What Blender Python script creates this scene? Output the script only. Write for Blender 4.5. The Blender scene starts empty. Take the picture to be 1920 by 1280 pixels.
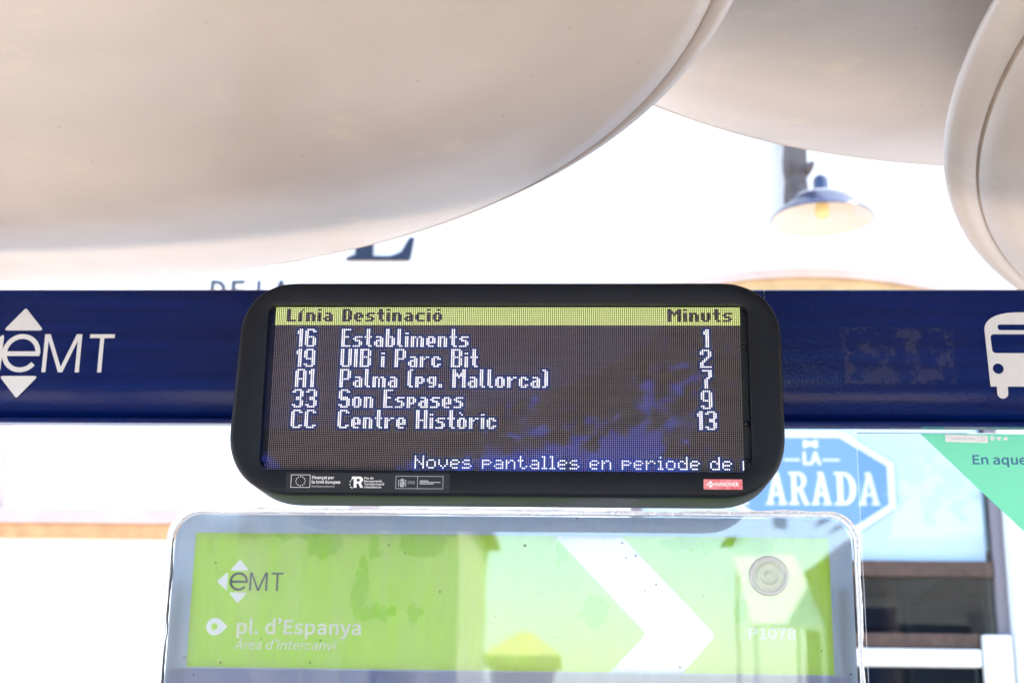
import bpy, bmesh, math, random
from mathutils import Vector, Matrix
R_ = math.radians
S = bpy.context.scene
COL = S.collection

# ------------------------------------------------------------------ camera
cd = bpy.data.cameras.new('camera'); cam = bpy.data.objects.new('camera', cd); COL.objects.link(cam)
yaw, pitch, roll = .05083, .26657, -.01512
cd.sensor_width = 36.0; cd.lens = 2667/1920*36; cd.clip_start = .05; cd.clip_end = 500
cam.location = (0, -3.0155, 1.6)
cy, sy = math.cos(yaw), math.sin(yaw); cp, sp = math.cos(pitch), math.sin(pitch); cr, sr = math.cos(roll), math.sin(roll)
f0 = Vector((-sy, cy, 0)); r0 = Vector((cy, sy, 0)); u0 = Vector((0, 0, 1))
fw = f0*cp+u0*sp; up = u0*cp-f0*sp
rt = r0*cr-up*sr; up2 = up*cr+r0*sr
m = Matrix((rt, up2, -fw)).transposed().to_4x4(); m.translation = cam.location
cam.matrix_world = m
cd.dof.use_dof = True; cd.dof.focus_distance = 2.86; cd.dof.aperture_fstop = 3.2
S.camera = cam
# ------------------------------------------------------------------ light
SUN_EL, SUN_AZ = 53, 84            # elevation; rotation from +Y towards +X
W = bpy.data.worlds.new("World"); S.world = W; W.use_nodes = True
nt = W.node_tree; bg = nt.nodes['Background']
sky = nt.nodes.new('ShaderNodeTexSky'); sky.sky_type = 'NISHITA'; sky.sun_disc = False
sky.sun_elevation = R_(SUN_EL); sky.sun_rotation = R_(SUN_AZ); sky.dust_density = 1.2; sky.ozone_density = 1.5
nt.links.new(sky.outputs[0], bg.inputs[0]); bg.inputs[1].default_value = .15
sd = bpy.data.lights.new('sun', 'SUN'); sun = bpy.data.objects.new('sun', sd); COL.objects.link(sun)
sd.energy = 3.5; sd.angle = R_(.5); sd.color = (1, .93, .84)
d = Vector((math.sin(R_(SUN_AZ))*math.cos(R_(SUN_EL)), math.cos(R_(SUN_AZ))*math.cos(R_(SUN_EL)), math.sin(R_(SUN_EL))))
sun.rotation_euler = d.to_track_quat('Z', 'Y').to_euler(); sun.location = d*40
vs = S.view_settings; vs.view_transform = 'Standard'; vs.look = 'None'; vs.gamma = 1; vs.exposure = 2.8
S.display_settings.display_device = 'sRGB'
try: vs.use_curve_mapping = False
except Exception: pass
S.cycles.max_bounces = 10; S.cycles.transparent_max_bounces = 16

# ------------------------------------------------------------------ helpers
MATS = {}
def pmat(name, base, rough=.5, spec=.5, metal=0, coat=0, coat_rough=.1, trans=0, emit=None, estr=0, var=0, vscale=6, bump=0, bscale=200, vcol=None):
    if name in MATS: return MATS[name]
    mt = bpy.data.materials.new(name); mt.use_nodes = True; n = mt.node_tree; p = n.nodes['Principled BSDF']
    p.inputs['Base Color'].default_value = (*base, 1); p.inputs['Roughness'].default_value = rough
    p.inputs['Specular IOR Level'].default_value = spec; p.inputs['Metallic'].default_value = metal
    p.inputs['Coat Weight'].default_value = coat; p.inputs['Coat Roughness'].default_value = coat_rough
    p.inputs['Transmission Weight'].default_value = trans
    if emit: p.inputs['Emission Color'].default_value = (*emit, 1); p.inputs['Emission Strength'].default_value = estr
    tc = n.nodes.new('ShaderNodeTexCoord')
    if var:
        ns = n.nodes.new('ShaderNodeTexNoise'); ns.inputs['Scale'].default_value = vscale; ns.inputs['Detail'].default_value = 6
        n.links.new(tc.outputs['Object'], ns.inputs['Vector'])
        rp = n.nodes.new('ShaderNodeValToRGB'); rp.color_ramp.elements[0].position = .3; rp.color_ramp.elements[1].position = .7
        c2 = vcol or tuple(c*(1-var) for c in base)
        rp.color_ramp.elements[0].color = (*c2, 1); rp.color_ramp.elements[1].color = (*base, 1)
        n.links.new(ns.outputs['Fac'], rp.inputs['Fac']); n.links.new(rp.outputs['Color'], p.inputs['Base Color'])
    if bump:
        nb = n.nodes.new('ShaderNodeTexNoise'); nb.inputs['Scale'].default_value = bscale; nb.inputs['Detail'].default_value = 3
        n.links.new(tc.outputs['Object'], nb.inputs['Vector'])
        b = n.nodes.new('ShaderNodeBump'); b.inputs['Strength'].default_value = bump; b.inputs['Distance'].default_value = .01
        n.links.new(nb.outputs['Fac'], b.inputs['Height']); n.links.new(b.outputs['Normal'], p.inputs['Normal'])
        if coat: n.links.new(b.outputs['Normal'], p.inputs['Coat Normal'])
    MATS[name] = mt; return mt
def glassmat(name, ior=1.5, boost=1.8, tint=(1, 1, 1), rough=0.0, bias=0.0, gcol=(1, 1, 1), wob=0, dust=0):
    mt = bpy.data.materials.new(name); mt.use_nodes = True; n = mt.node_tree; n.nodes.clear()
    out = n.nodes.new('ShaderNodeOutputMaterial'); mx = n.nodes.new('ShaderNodeMixShader')
    t = n.nodes.new('ShaderNodeBsdfTransparent'); t.inputs[0].default_value = (*tint, 1)
    g = n.nodes.new('ShaderNodeBsdfGlossy'); g.inputs['Roughness'].default_value = rough; g.inputs['Color'].default_value = (*gcol, 1)
    f = n.nodes.new('ShaderNodeFresnel'); f.inputs['IOR'].default_value = ior
    ma = n.nodes.new('ShaderNodeMath'); ma.operation = 'MULTIPLY_ADD'; ma.inputs[1].default_value = boost; ma.inputs[2].default_value = bias; ma.use_clamp = True
    n.links.new(f.outputs[0], ma.inputs[0]); n.links.new(ma.outputs[0], mx.inputs[0])
    n.links.new(t.outputs[0], mx.inputs[1]); n.links.new(g.outputs[0], mx.inputs[2]); n.links.new(mx.outputs[0], out.inputs[0])
    if dust:      # dry dust and wipe marks lying on the surface
        df = n.nodes.new('ShaderNodeBsdfDiffuse'); df.inputs[0].default_value = (.8, .8, .78, 1); tq = n.nodes.new('ShaderNodeTexCoord')
        mq = n.nodes.new('ShaderNodeMapping'); mq.inputs['Scale'].default_value = (9, 9, 1.6); mq.inputs['Rotation'].default_value = (0, .06, 0); n.links.new(tq.outputs['Object'], mq.inputs[0])
        nq = n.nodes.new('ShaderNodeTexNoise'); nq.inputs['Scale'].default_value = 2.2; nq.inputs['Detail'].default_value = 9; nq.inputs['Roughness'].default_value = .65; n.links.new(mq.outputs[0], nq.inputs['Vector'])
        rq = n.nodes.new('ShaderNodeMapRange'); rq.inputs[1].default_value = .38; rq.inputs[2].default_value = .72; rq.inputs[3].default_value = 0; rq.inputs[4].default_value = dust; n.links.new(nq.outputs['Fac'], rq.inputs[0])
        vq = n.nodes.new('ShaderNodeTexVoronoi'); vq.inputs['Scale'].default_value = 30; n.links.new(tq.outputs['Object'], vq.inputs['Vector'])
        wq = n.nodes.new('ShaderNodeTexNoise'); wq.inputs['Scale'].default_value = 6; n.links.new(tq.outputs['Object'], wq.inputs['Vector'])
        xq = n.nodes.new('ShaderNodeMapRange'); xq.inputs[1].default_value = .48; xq.inputs[2].default_value = .70; xq.inputs[3].default_value = -.02; xq.inputs[4].default_value = .16; n.links.new(wq.outputs['Fac'], xq.inputs[0])
        lq = n.nodes.new('ShaderNodeMath'); lq.operation = 'LESS_THAN'; n.links.new(vq.outputs['Distance'], lq.inputs[0]); n.links.new(xq.outputs[0], lq.inputs[1])
        hq = n.nodes.new('ShaderNodeMath'); hq.operation = 'MULTIPLY'; hq.inputs[1].default_value = .55; n.links.new(lq.outputs[0], hq.inputs[0])
        dq = n.nodes.new('ShaderNodeBsdfDiffuse'); dq.inputs[0].default_value = (.12, .11, .09, 1)
        m8 = n.nodes.new('ShaderNodeMixShader'); n.links.new(hq.outputs[0], m8.inputs[0]); n.links.new(mx.outputs[0], m8.inputs[1]); n.links.new(dq.outputs[0], m8.inputs[2]); mx = m8
        m9 = n.nodes.new('ShaderNodeMixShader'); n.links.new(rq.outputs[0], m9.inputs[0]); n.links.new(mx.outputs[0], m9.inputs[1]); n.links.new(df.outputs[0], m9.inputs[2]); n.links.new(m9.outputs[0], out.inputs[0])
    if wob:
        tc = n.nodes.new('ShaderNodeTexCoord'); nb = n.nodes.new('ShaderNodeTexNoise'); nb.inputs['Scale'].default_value = 3
        n.links.new(tc.outputs['Object'], nb.inputs['Vector'])
        b = n.nodes.new('ShaderNodeBump'); b.inputs['Strength'].default_value = wob; b.inputs['Distance'].default_value = .01
        n.links.new(nb.outputs['Fac'], b.inputs['Height']); n.links.new(b.outputs['Normal'], g.inputs['Normal'])
    return mt
def tag(o, label=None, cat=None, group=None, kind=None):
    if label: o['label'] = label
    if cat: o['category'] = cat
    if group: o['group'] = group
    if kind: o['kind'] = kind
    return o
def thing(name, label, cat, loc=(0, 0, 0), group=None):
    o = bpy.data.objects.new(name, None); COL.objects.link(o); o.location = loc; o.empty_display_size = .1
    return tag(o, label, cat, group)
def wloc(o):
    v = Vector((0, 0, 0))
    while o: v += o.location; o = o.parent
    return v
def link(name, me, mat, parent=None, smooth=False, base=None):
    """mesh in world coordinates -> object; a top-level mesh gets its origin at its foot"""
    o = bpy.data.objects.new(name, me); COL.objects.link(o)
    for mm in (mat if isinstance(mat, (list, tuple)) else [mat]): me.materials.append(mm)
    if parent is not None:
        me.transform(Matrix.Translation(-wloc(parent))); o.parent = parent
    else:
        if base is None:
            vs_ = [v.co for v in me.vertices]
            base = Vector(((min(v.x for v in vs_)+max(v.x for v in vs_))/2, (min(v.y for v in vs_)+max(v.y for v in vs_))/2, min(v.z for v in vs_)))
        base = Vector(base); me.transform(Matrix.Translation(-base)); o.location = base
    if smooth:
        for p in me.polygons: p.use_smooth = True
    return o
def bm_mesh(bm, name='m'):
    bmesh.ops.recalc_face_normals(bm, faces=bm.faces)
    me = bpy.data.meshes.new(name); bm.to_mesh(me); bm.free(); return me
def add_box(bm, x0, x1, y0, y1, z0, z1, bev=0):
    r = bmesh.ops.create_cube(bm, size=1)
    for v in r['verts']: v.co = Vector((x0+(v.co.x+.5)*(x1-x0), y0+(v.co.y+.5)*(y1-y0), z0+(v.co.z+.5)*(z1-z0)))
    if bev:
        es = list({e for v in r['verts'] for e in v.link_edges})
        bmesh.ops.bevel(bm, geom=es, offset=bev, segments=2, affect='EDGES', profile=.5)
def box(name, x0, x1, y0, y1, z0, z1, mat, parent=None, bev=0):
    bm = bmesh.new(); add_box(bm, x0, x1, y0, y1, z0, z1, bev); return link(name, bm_mesh(bm), mat, parent)
def loft(loops, close_ends=(False, False), cyc=False):
    bm = bmesh.new(); rows = [[bm.verts.new(p) for p in L] for L in loops]; n = len(rows[0])
    for a, b in zip(rows, rows[1:]):
        for i in range(n):
            j = (i+1) % n; bm.faces.new((a[i], a[j], b[j], b[i]))
    if close_ends[0]: bm.faces.new(rows[0])
    if close_ends[1]: bm.faces.new(rows[-1])
    return bm
def lathe(prof, c, n=48, mat_at=None):
    """prof: (r, z) pairs, revolved about the vertical through c"""
    bm = bmesh.new(); rows = []
    for r, z in prof:
        if r < 1e-6: rows.append([bm.verts.new((c[0], c[1], c[2]+z))])
        else: rows.append([bm.verts.new((c[0]+r*math.cos(2*math.pi*i/n), c[1]+r*math.sin(2*math.pi*i/n), c[2]+z)) for i in range(n)])
    for a, b in zip(rows, rows[1:]):
        for i in range(n):
            j = (i+1) % n
            q = [a[i % len(a)], a[j % len(a)], b[j % len(b)], b[i % len(b)]]
            q = list(dict.fromkeys(q))
            if len(q) > 2: bm.faces.new(q)
    return bm
def tube(pts, r, n=8, closed=False, rad=None):
    pts = [Vector(p) for p in pts]; loops = []; N = len(pts)
    for k, p in enumerate(pts):
        a = pts[(k-1) % N] if closed or k else p; b = pts[(k+1) % N] if closed or k < N-1 else p
        t = (b-a).normalized(); u = t.cross(Vector((0, 1, 0.01))).normalized()
        if u.length < .1: u = Vector((1, 0, 0))
        w = t.cross(u); rr = rad[k] if rad else r
        loops.append([p+u*rr*math.cos(2*math.pi*i/n)+w*rr*math.sin(2*math.pi*i/n) for i in range(n)])
    if closed: loops.append(loops[0]); return loft(loops)
    return loft(loops, (True, True))
def flat(contours, y, thick=.0008, off=0.0):
    """contours of (x, z) -> thin solid facing -Y whose back lies at y"""
    cu = bpy.data.curves.new('c', 'CURVE'); cu.dimensions = '2D'; cu.fill_mode = 'BOTH'; cu.extrude = thick/2; cu.offset = off
    for c in contours:
        s = cu.splines.new('POLY'); s.points.add(len(c)-1); s.use_cyclic_u = True
        for p, q in zip(s.points, c): p.co = (q[0], q[1], 0, 1)
    o = bpy.data.objects.new('c', cu); COL.objects.link(o)
    dg = bpy.context.evaluated_depsgraph_get(); dg.update()
    me = bpy.data.meshes.new_from_object(o.evaluated_get(dg)); bpy.data.objects.remove(o); bpy.data.curves.remove(cu)
    me.materials.clear()
    me.transform(Matrix(((1, 0, 0, 0), (0, 0, -1, y-thick/2), (0, 1, 0, 0), (0, 0, 0, 1))))
    return me
def flat_big(contours, y, thick, sc=40.0):
    """flat() filled at a larger scale, for outlines with fine detail"""
    me = flat([[(x*sc, z*sc) for x, z in c] for c in contours], 0, thick*sc)
    me.transform(Matrix.Translation((0, y, 0)) @ Matrix.Scale(1/sc, 4)); return me
def cleaned(c, d=2e-5):
    """drop points that sit on top of one another"""
    o = []
    for p in c:
        if not o or math.hypot(p[0]-o[-1][0], p[1]-o[-1][1]) > d: o.append(p)
    return o
def join(meshes):
    bm = bmesh.new()
    for me in meshes: bm.from_mesh(me); bpy.data.meshes.remove(me)
    me = bpy.data.meshes.new('m'); bm.to_mesh(me); bm.free(); return me
def rr(x0, x1, z0, z1, r, n=8, p=2.0):
    """rounded rectangle, counter-clockwise, n+1 points per corner (p>2: squarer corners)"""
    rs = r if isinstance(r, (tuple, list)) else (r,)*4      # br, tr, tl, bl
    out = []
    for (cx, cz, a0, q) in ((x1-rs[0], z0+rs[0], -90, rs[0]), (x1-rs[1], z1-rs[1], 0, rs[1]), (x0+rs[2], z1-rs[2], 90, rs[2]), (x0+rs[3], z0+rs[3], 180, rs[3])):
        for i in range(n+1):
            a = R_(a0+90*i/n); c, s_ = math.cos(a), math.sin(a)
            out.append((cx+q*math.copysign(abs(c)**(2/p), c), cz+q*math.copysign(abs(s_)**(2/p), s_)))
    return out
def rpoly(pts, r, n=5):
    out = []; N = len(pts)
    for i in range(N):
        a, b, c = Vector(pts[i-1]), Vector(pts[i]), Vector(pts[(i+1) % N])
        u = (a-b).normalized(); v = (c-b).normalized(); ang = u.angle(v); t = r/math.tan(ang/2)
        p0, p1 = b+u*t, b+v*t
        for k in range(n+1):
            s_ = k/n; out.append(tuple(p0*(1-s_)**2+b*2*s_*(1-s_)+p1*s_*s_))
    return out
def stroke(pts, w):
    P_ = [Vector(p) for p in pts]; L = []; Rr = []
    for i, p in enumerate(P_):
        a = (p-P_[i-1]).normalized() if i else None; b = (P_[i+1]-p).normalized() if i < len(P_)-1 else None
        if a is None: a = b
        if b is None: b = a
        na = Vector((-a.y, a.x)); nb = Vector((-b.y, b.x)); nn = (na+nb).normalized(); k = 1/max(.4, nn.dot(na))
        L.append(tuple(p+nn*w/2*k)); Rr.append(tuple(p-nn*w/2*k))
    return L+Rr[::-1]
def ellipse(cx, cz, a, b, n=40): return [(cx+a*math.cos(2*math.pi*i/n), cz+b*math.sin(2*math.pi*i/n)) for i in range(n)]
def area(c): return sum(c[i-1][0]*c[i][1]-c[i][0]*c[i-1][1] for i in range(len(c)))
def inside(p, c):
    r = False
    for i in range(len(c)):
        (x0, y0), (x1, y1) = c[i-1], c[i]
        if (y0 > p[1]) != (y1 > p[1]) and p[0] < (x1-x0)*(p[1]-y0)/(y1-y0)+x0: r = not r
    return r
def text(s, x0, x1, zb, cap, y, bold=0.0, shear=0.0, thick=.0006, gap=0, contours=False):
    """sans lettering from the glyph table: from x0 to x1 on baseline zb with capital height cap (x1 None: natural width)"""
    k = cap/509.0; adv = sum(GLYPH[c][0]+gap for c in s)-gap
    ink_l = min((p[0] for q in GLYPH[s[0]][1] for p in q), default=0); ink_r = GLYPH[s[-1]][0]-max((p[0] for q in GLYPH[s[-1]][1] for p in q), default=0)
    kx = k if x1 is None else (x1-x0)/(adv-ink_l-ink_r)
    ms = []; x = x0-ink_l*kx
    if contours:
        out = []
        for c in s:
            a, sp_ = GLYPH[c]; out += [[(x+p[0]*kx+shear*p[1]*k, zb+p[1]*k) for p in w_] for w_ in sp_]; x += (a+gap)*kx
        return out
    for c in s:
        a, sp_ = GLYPH[c]
        if sp_:
            outs = [q for q in sp_ if area(q) > 0]; holes = [q for q in sp_ if area(q) < 0]
            for j, q in enumerate(outs):
                cs = [q]+[h[5:]+h[:5] if c in 'dq' else h for h in holes if inside(h[0], q)]
                me = flat([[((p[0]*kx+shear*p[1]*k)/cap, p[1]*k/cap) for p in w_] for w_ in cs], 0, thick/cap, bold)
                me.transform(Matrix.Translation((x, y-.0001*(j % 2), zb)) @ Matrix.Scale(cap, 4)); ms.append(me)
        x += (a+gap)*kx
    return join(ms)
# outlines of the sans letters used below: advance, contours (1000 units)
GLYPH = {' ': [155,[]],
',': [193,[[[52,-132],[94,-107],[126,-74],[146,-34],[153,13],[150,44],[139,68],[122,82],[100,87],[82,84],[66,76],[56,62],[52,43],[56,24],[66,10],[81,2],[98,-1],[106,-1],[101,-30],[87,-56],[66,-78],[37,-94]]]],
'.': [193,[[[96,-9],[114,-6],[129,4],[138,19],[142,39],[138,59],[129,74],[114,84],[96,87],[78,84],[64,74],[54,59],[51,39],[54,19],[64,4],[78,-6]]]],
'0': [385,[[[193,-9],[258,7],[308,57],[340,140],[351,256],[340,371],[308,453],[258,501],[193,517],[127,501],[77,453],[46,371],[35,256],[46,140],[77,57],[127,7]],[[193,42],[153,55],[123,93],[103,160],[96,256],[103,351],[123,417],[153,455],[193,467],[232,455],[263,417],[283,351],[290,256],[283,160],[263,93],[232,55]]]],
'1': [385,[[[61,0],[340,0],[340,53],[238,53],[238,508],[189,508],[167,497],[143,487],[115,479],[84,472],[84,432],[175,432],[175,53],[61,53]]]],
'7': [385,[[[137,0],[203,0],[213,136],[236,252],[280,360],[352,470],[352,508],[34,508],[34,454],[281,454],[218,352],[175,247],[149,133]]]],
'8': [385,[[[194,-9],[259,1],[309,29],[341,71],[353,122],[346,169],[327,206],[300,234],[268,256],[268,259],[291,281],[312,309],[329,344],[335,382],[325,436],[298,478],[254,506],[196,516],[140,506],[96,480],[67,439],[56,387],[62,350],[77,318],[99,291],[125,270],[125,267],[91,244],[61,213],[40,173],[32,126],[44,72],[78,29],[129,1]],[[229,276],[185,295],[149,318],[123,347],[114,387],[120,420],[137,446],[162,463],[195,469],[231,462],[258,443],[275,414],[281,379],[277,351],[268,325],[251,300]],[[195,38],[152,45],[119,65],[96,94],[88,132],[93,166],[108,198],[130,225],[158,247],[209,225],[252,200],[282,168],[293,124],[286,89],[266,62],[235,44]]]],
'A': [422,[[[3,0],[67,0],[116,155],[302,155],[351,0],[419,0],[246,508],[175,508]],[[132,206],[157,284],[171,327],[183,369],[196,412],[208,456],[211,456],[223,413],[236,370],[248,327],[262,284],[286,206]]]],
'B': [455,[[[70,0],[232,0],[310,9],[371,37],[410,84],[424,149],[417,196],[395,231],[363,256],[321,270],[321,274],[353,290],[376,316],[390,348],[395,384],[382,441],[346,480],[291,501],[220,508],[70,508]],[[134,293],[134,458],[212,458],[265,453],[302,439],[325,414],[332,376],[325,341],[303,315],[265,298],[209,293]],[[134,51],[134,243],[223,243],[282,237],[325,221],[352,192],[361,151],[352,107],[325,75],[281,57],[223,51]]]],
'D': [477,[[[70,0],[200,0],[301,17],[375,68],[421,148],[436,256],[421,364],[375,443],[300,492],[197,508],[70,508]],[[134,53],[134,456],[191,456],[270,443],[326,404],[359,342],[370,256],[359,170],[326,106],[270,66],[191,53]]]],
'E': [408,[[[70,0],[370,0],[370,55],[134,55],[134,240],[327,240],[327,295],[134,295],[134,454],[363,454],[363,508],[70,508]]]],
'F': [383,[[[70,0],[134,0],[134,228],[328,228],[328,282],[134,282],[134,454],[363,454],[363,508],[70,508]]]],
'G': [478,[[[270,-9],[318,-5],[361,8],[398,26],[426,50],[426,263],[259,263],[259,210],[367,210],[367,77],[350,64],[328,55],[303,49],[276,47],[203,62],[150,103],[117,169],[106,256],[118,341],[152,406],[206,447],[275,461],[310,457],[339,447],[364,432],[385,413],[419,455],[394,477],[362,497],[322,512],[273,517],[180,499],[106,447],[58,364],[40,254],[57,143],[105,60],[177,9]]]],
'H': [505,[[[70,0],[134,0],[134,240],[371,240],[371,0],[435,0],[435,508],[371,508],[371,295],[134,295],[134,508],[70,508]]]],
'I': [203,[[[70,0],[134,0],[134,508],[70,508]]]],
'L': [376,[[[70,0],[356,0],[356,55],[134,55],[134,508],[70,508]]]],
'N': [501,[[[70,0],[130,0],[130,267],[130,307],[128,347],[125,387],[123,426],[125,426],[180,321],[365,0],[431,0],[431,508],[370,508],[370,244],[371,204],[373,163],[376,122],[379,83],[376,83],[321,188],[135,508],[70,508]]]],
'O': [514,[[[257,-9],[345,9],[414,62],[458,146],[474,256],[458,365],[414,448],[345,499],[257,517],[169,499],[101,448],[56,365],[40,256],[56,146],[101,62],[169,9]],[[257,47],[195,62],[147,104],[117,170],[106,256],[117,341],[147,406],[195,447],[257,461],[319,447],[367,406],[398,341],[408,256],[398,170],[367,104],[319,62]]]],
'P': [439,[[[70,0],[134,0],[134,202],[218,202],[294,212],[353,240],[391,289],[405,359],[391,429],[353,475],[293,500],[215,508],[70,508]],[[134,254],[134,456],[207,456],[265,451],[307,435],[333,406],[341,359],[333,312],[309,279],[268,261],[209,254]]]],
'R': [440,[[[134,267],[134,456],[219,456],[272,451],[311,436],[334,408],[342,366],[334,322],[311,292],[272,273],[219,267]],[[349,0],[421,0],[292,223],[339,241],[375,271],[398,312],[406,366],[393,433],[356,477],[300,501],[229,508],[70,508],[70,0],[134,0],[134,216],[225,216]]]],
'S': [413,[[[211,-9],[282,2],[337,33],[371,79],[383,135],[375,185],[353,222],[320,250],[279,271],[207,302],[177,316],[149,332],[130,355],[122,388],[129,418],[148,441],[178,456],[217,461],[251,458],[281,448],[308,434],[333,414],[366,455],[336,480],[301,500],[261,513],[217,517],[153,507],[102,479],[69,437],[57,383],[66,334],[91,297],[124,271],[160,252],[233,220],[267,205],[294,187],[312,163],[318,130],[311,96],[290,70],[257,53],[211,47],[172,52],[135,64],[101,84],[71,110],[33,66],[69,35],[111,11],[159,-4]]]],
'T': [415,[[[175,0],[240,0],[240,454],[394,454],[394,508],[21,508],[21,454],[175,454]]]],
'U': [500,[[[250,-9],[322,2],[380,39],[419,107],[433,209],[433,508],[371,508],[371,208],[362,131],[336,82],[297,55],[250,47],[204,55],[166,82],[141,131],[132,208],[132,508],[68,508],[68,209],[82,107],[120,39],[178,2]]]],
'V': [399,[[[163,0],[237,0],[399,508],[333,508],[252,233],[239,190],[228,149],[216,108],[202,65],[200,65],[187,108],[175,149],[163,190],[150,233],[68,508],[1,508]]]],
'a': [390,[[[150,-9],[184,-5],[217,7],[247,24],[275,45],[277,45],[283,0],[335,0],[335,232],[327,295],[304,344],[264,375],[205,386],[160,382],[121,370],[86,354],[57,337],[81,293],[105,308],[132,321],[162,330],[194,333],[232,325],[256,304],[268,274],[272,238],[168,220],[96,192],[54,152],[41,98],[49,52],[72,19],[107,-2]],[[168,42],[142,46],[121,56],[107,74],[102,102],[111,135],[139,162],[192,182],[272,196],[272,92],[245,70],[220,55],[195,45]]]],
'c': [354,[[[212,-9],[245,-6],[277,4],[307,18],[334,38],[306,81],[287,66],[266,55],[243,47],[218,44],[170,54],[133,83],[110,129],[101,188],[110,247],[135,293],[172,322],[220,333],[241,330],[260,324],[278,313],[295,300],[327,342],[305,359],[280,373],[251,383],[217,386],[148,373],[90,334],[51,272],[36,188],[50,104],[87,43],[143,4]]]],
'd': [430,[[[192,-9],[225,-5],[255,7],[283,24],[306,44],[309,44],[314,0],[366,0],[366,552],[302,552],[302,407],[306,342],[281,361],[257,374],[230,383],[200,386],[138,372],[86,333],[50,270],[37,188],[48,104],[79,42],[128,4]],[[206,44],[162,54],[129,82],[109,128],[102,189],[110,247],[134,293],[168,322],[211,333],[234,331],[257,324],[279,311],[302,293],[302,96],[279,73],[255,57],[231,48]]]],
'e': [384,[[[216,-9],[252,-6],[285,2],[314,14],[340,29],[318,71],[296,59],[273,49],[249,44],[223,42],[174,51],[136,77],[110,119],[98,173],[352,173],[355,209],[345,282],[316,338],[269,374],[205,386],[142,372],[88,333],[50,271],[36,188],[50,105],[88,43],[146,4]],[[98,218],[110,268],[135,305],[168,328],[206,336],[245,328],[275,306],[293,269],[299,218]]]],
'f': [225,[[[23,325],[74,325],[74,0],[137,0],[137,325],[217,325],[217,376],[137,376],[137,436],[141,468],[150,491],[167,505],[191,510],[201,510],[212,508],[222,504],[233,500],[247,549],[233,554],[218,558],[201,560],[184,561],[135,552],[101,527],[81,488],[74,437],[74,376],[23,373]]]],
'i': [191,[[[64,0],[128,0],[128,376],[64,376]],[[96,454],[113,457],[126,466],[135,479],[138,496],[135,513],[126,526],[113,534],[96,537],[79,534],[66,526],[57,513],[54,496],[57,479],[66,466],[79,457]]]],
'l': [197,[[[130,-9],[142,-9],[152,-7],[160,-6],[167,-3],[158,45],[145,44],[138,45],[133,50],[129,58],[128,71],[128,552],[64,552],[64,75],[68,39],[79,13],[100,-3]]]],
'm': [642,[[[64,0],[128,0],[128,273],[153,299],[177,316],[200,327],[222,331],[253,325],[275,307],[288,276],[292,230],[292,0],[355,0],[355,273],[381,299],[405,316],[428,327],[450,331],[481,325],[503,307],[516,276],[520,230],[520,0],[583,0],[583,238],[576,302],[555,348],[520,377],[469,386],[436,381],[404,366],[374,343],[345,314],[330,344],[309,367],[279,381],[241,386],[208,381],[178,367],[149,347],[123,322],[122,322],[116,376],[64,376]]]],
'n': [423,[[[64,0],[128,0],[128,273],[154,298],[178,316],[203,327],[230,331],[262,325],[285,307],[297,276],[302,230],[302,0],[365,0],[365,238],[358,302],[337,348],[301,377],[250,386],[213,381],[181,367],[151,347],[123,322],[122,322],[116,376],[64,376]]]],
'o': [420,[[[210,-9],[276,4],[332,43],[370,104],[384,188],[370,272],[332,334],[276,373],[210,386],[144,373],[88,334],[50,272],[36,188],[50,104],[88,43],[144,4]],[[210,44],[166,54],[131,83],[109,129],[101,188],[109,247],[131,293],[166,322],[210,333],[255,322],[289,293],[312,247],[320,188],[312,129],[289,83],[255,54]]]],
'p': [430,[[[64,-159],[128,-159],[128,-31],[125,35],[151,16],[177,2],[204,-6],[229,-9],[291,5],[344,44],[380,108],[393,194],[383,273],[355,334],[308,373],[243,386],[211,382],[180,370],[150,353],[123,333],[122,333],[116,376],[64,376]],[[219,44],[199,46],[176,53],[152,65],[128,83],[128,281],[154,304],[179,320],[204,329],[227,333],[273,323],[304,295],[322,251],[327,193],[319,131],[297,84],[262,55]]]],
'q': [430,[[[302,-159],[366,-159],[366,376],[315,376],[309,341],[308,341],[283,360],[258,375],[231,383],[200,386],[138,372],[86,333],[50,270],[37,188],[48,104],[79,42],[128,4],[192,-9],[224,-5],[254,6],[281,23],[306,44],[302,-25]],[[206,44],[162,54],[129,82],[109,128],[102,189],[110,247],[134,293],[168,322],[211,333],[234,331],[257,324],[279,311],[302,293],[302,96],[279,73],[255,57],[231,48]]]],
'r': [269,[[[64,0],[128,0],[128,242],[148,283],[172,310],[197,325],[222,329],[233,329],[242,328],[250,326],[259,323],[270,378],[261,382],[252,384],[242,386],[230,386],[200,381],[171,365],[145,340],[123,308],[122,308],[116,376],[64,376]]]],
's': [324,[[[162,-9],[221,0],[264,24],[290,59],[299,103],[289,148],[262,179],[225,200],[184,217],[154,229],[128,242],[110,259],[103,282],[108,303],[120,321],[142,333],[173,337],[197,334],[219,327],[239,317],[259,304],[289,343],[265,360],[238,374],[206,383],[173,386],[118,378],[77,355],[52,321],[43,279],[53,238],[78,208],[113,187],[153,171],[184,158],[211,143],[231,124],[238,99],[234,76],[220,57],[197,45],[164,40],[133,43],[104,53],[78,67],[53,85],[22,43],[51,22],[85,6],[123,-5]]]],
't': [261,[[[182,-9],[200,-8],[217,-5],[235,0],[252,5],[239,53],[229,49],[218,45],[207,43],[196,42],[169,47],[151,61],[141,84],[138,114],[138,325],[241,325],[241,376],[138,376],[138,483],[85,483],[78,376],[19,373],[19,325],[75,325],[75,116],[80,65],[98,25],[131,0]]]],
'u': [421,[[[174,-9],[210,-4],[242,10],[271,31],[298,59],[300,59],[305,0],[358,0],[358,376],[295,376],[295,110],[269,81],[245,61],[220,49],[193,46],[161,52],[139,69],[126,100],[122,146],[122,376],[58,376],[58,138],[65,74],[86,28],[122,0]]]],
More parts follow.
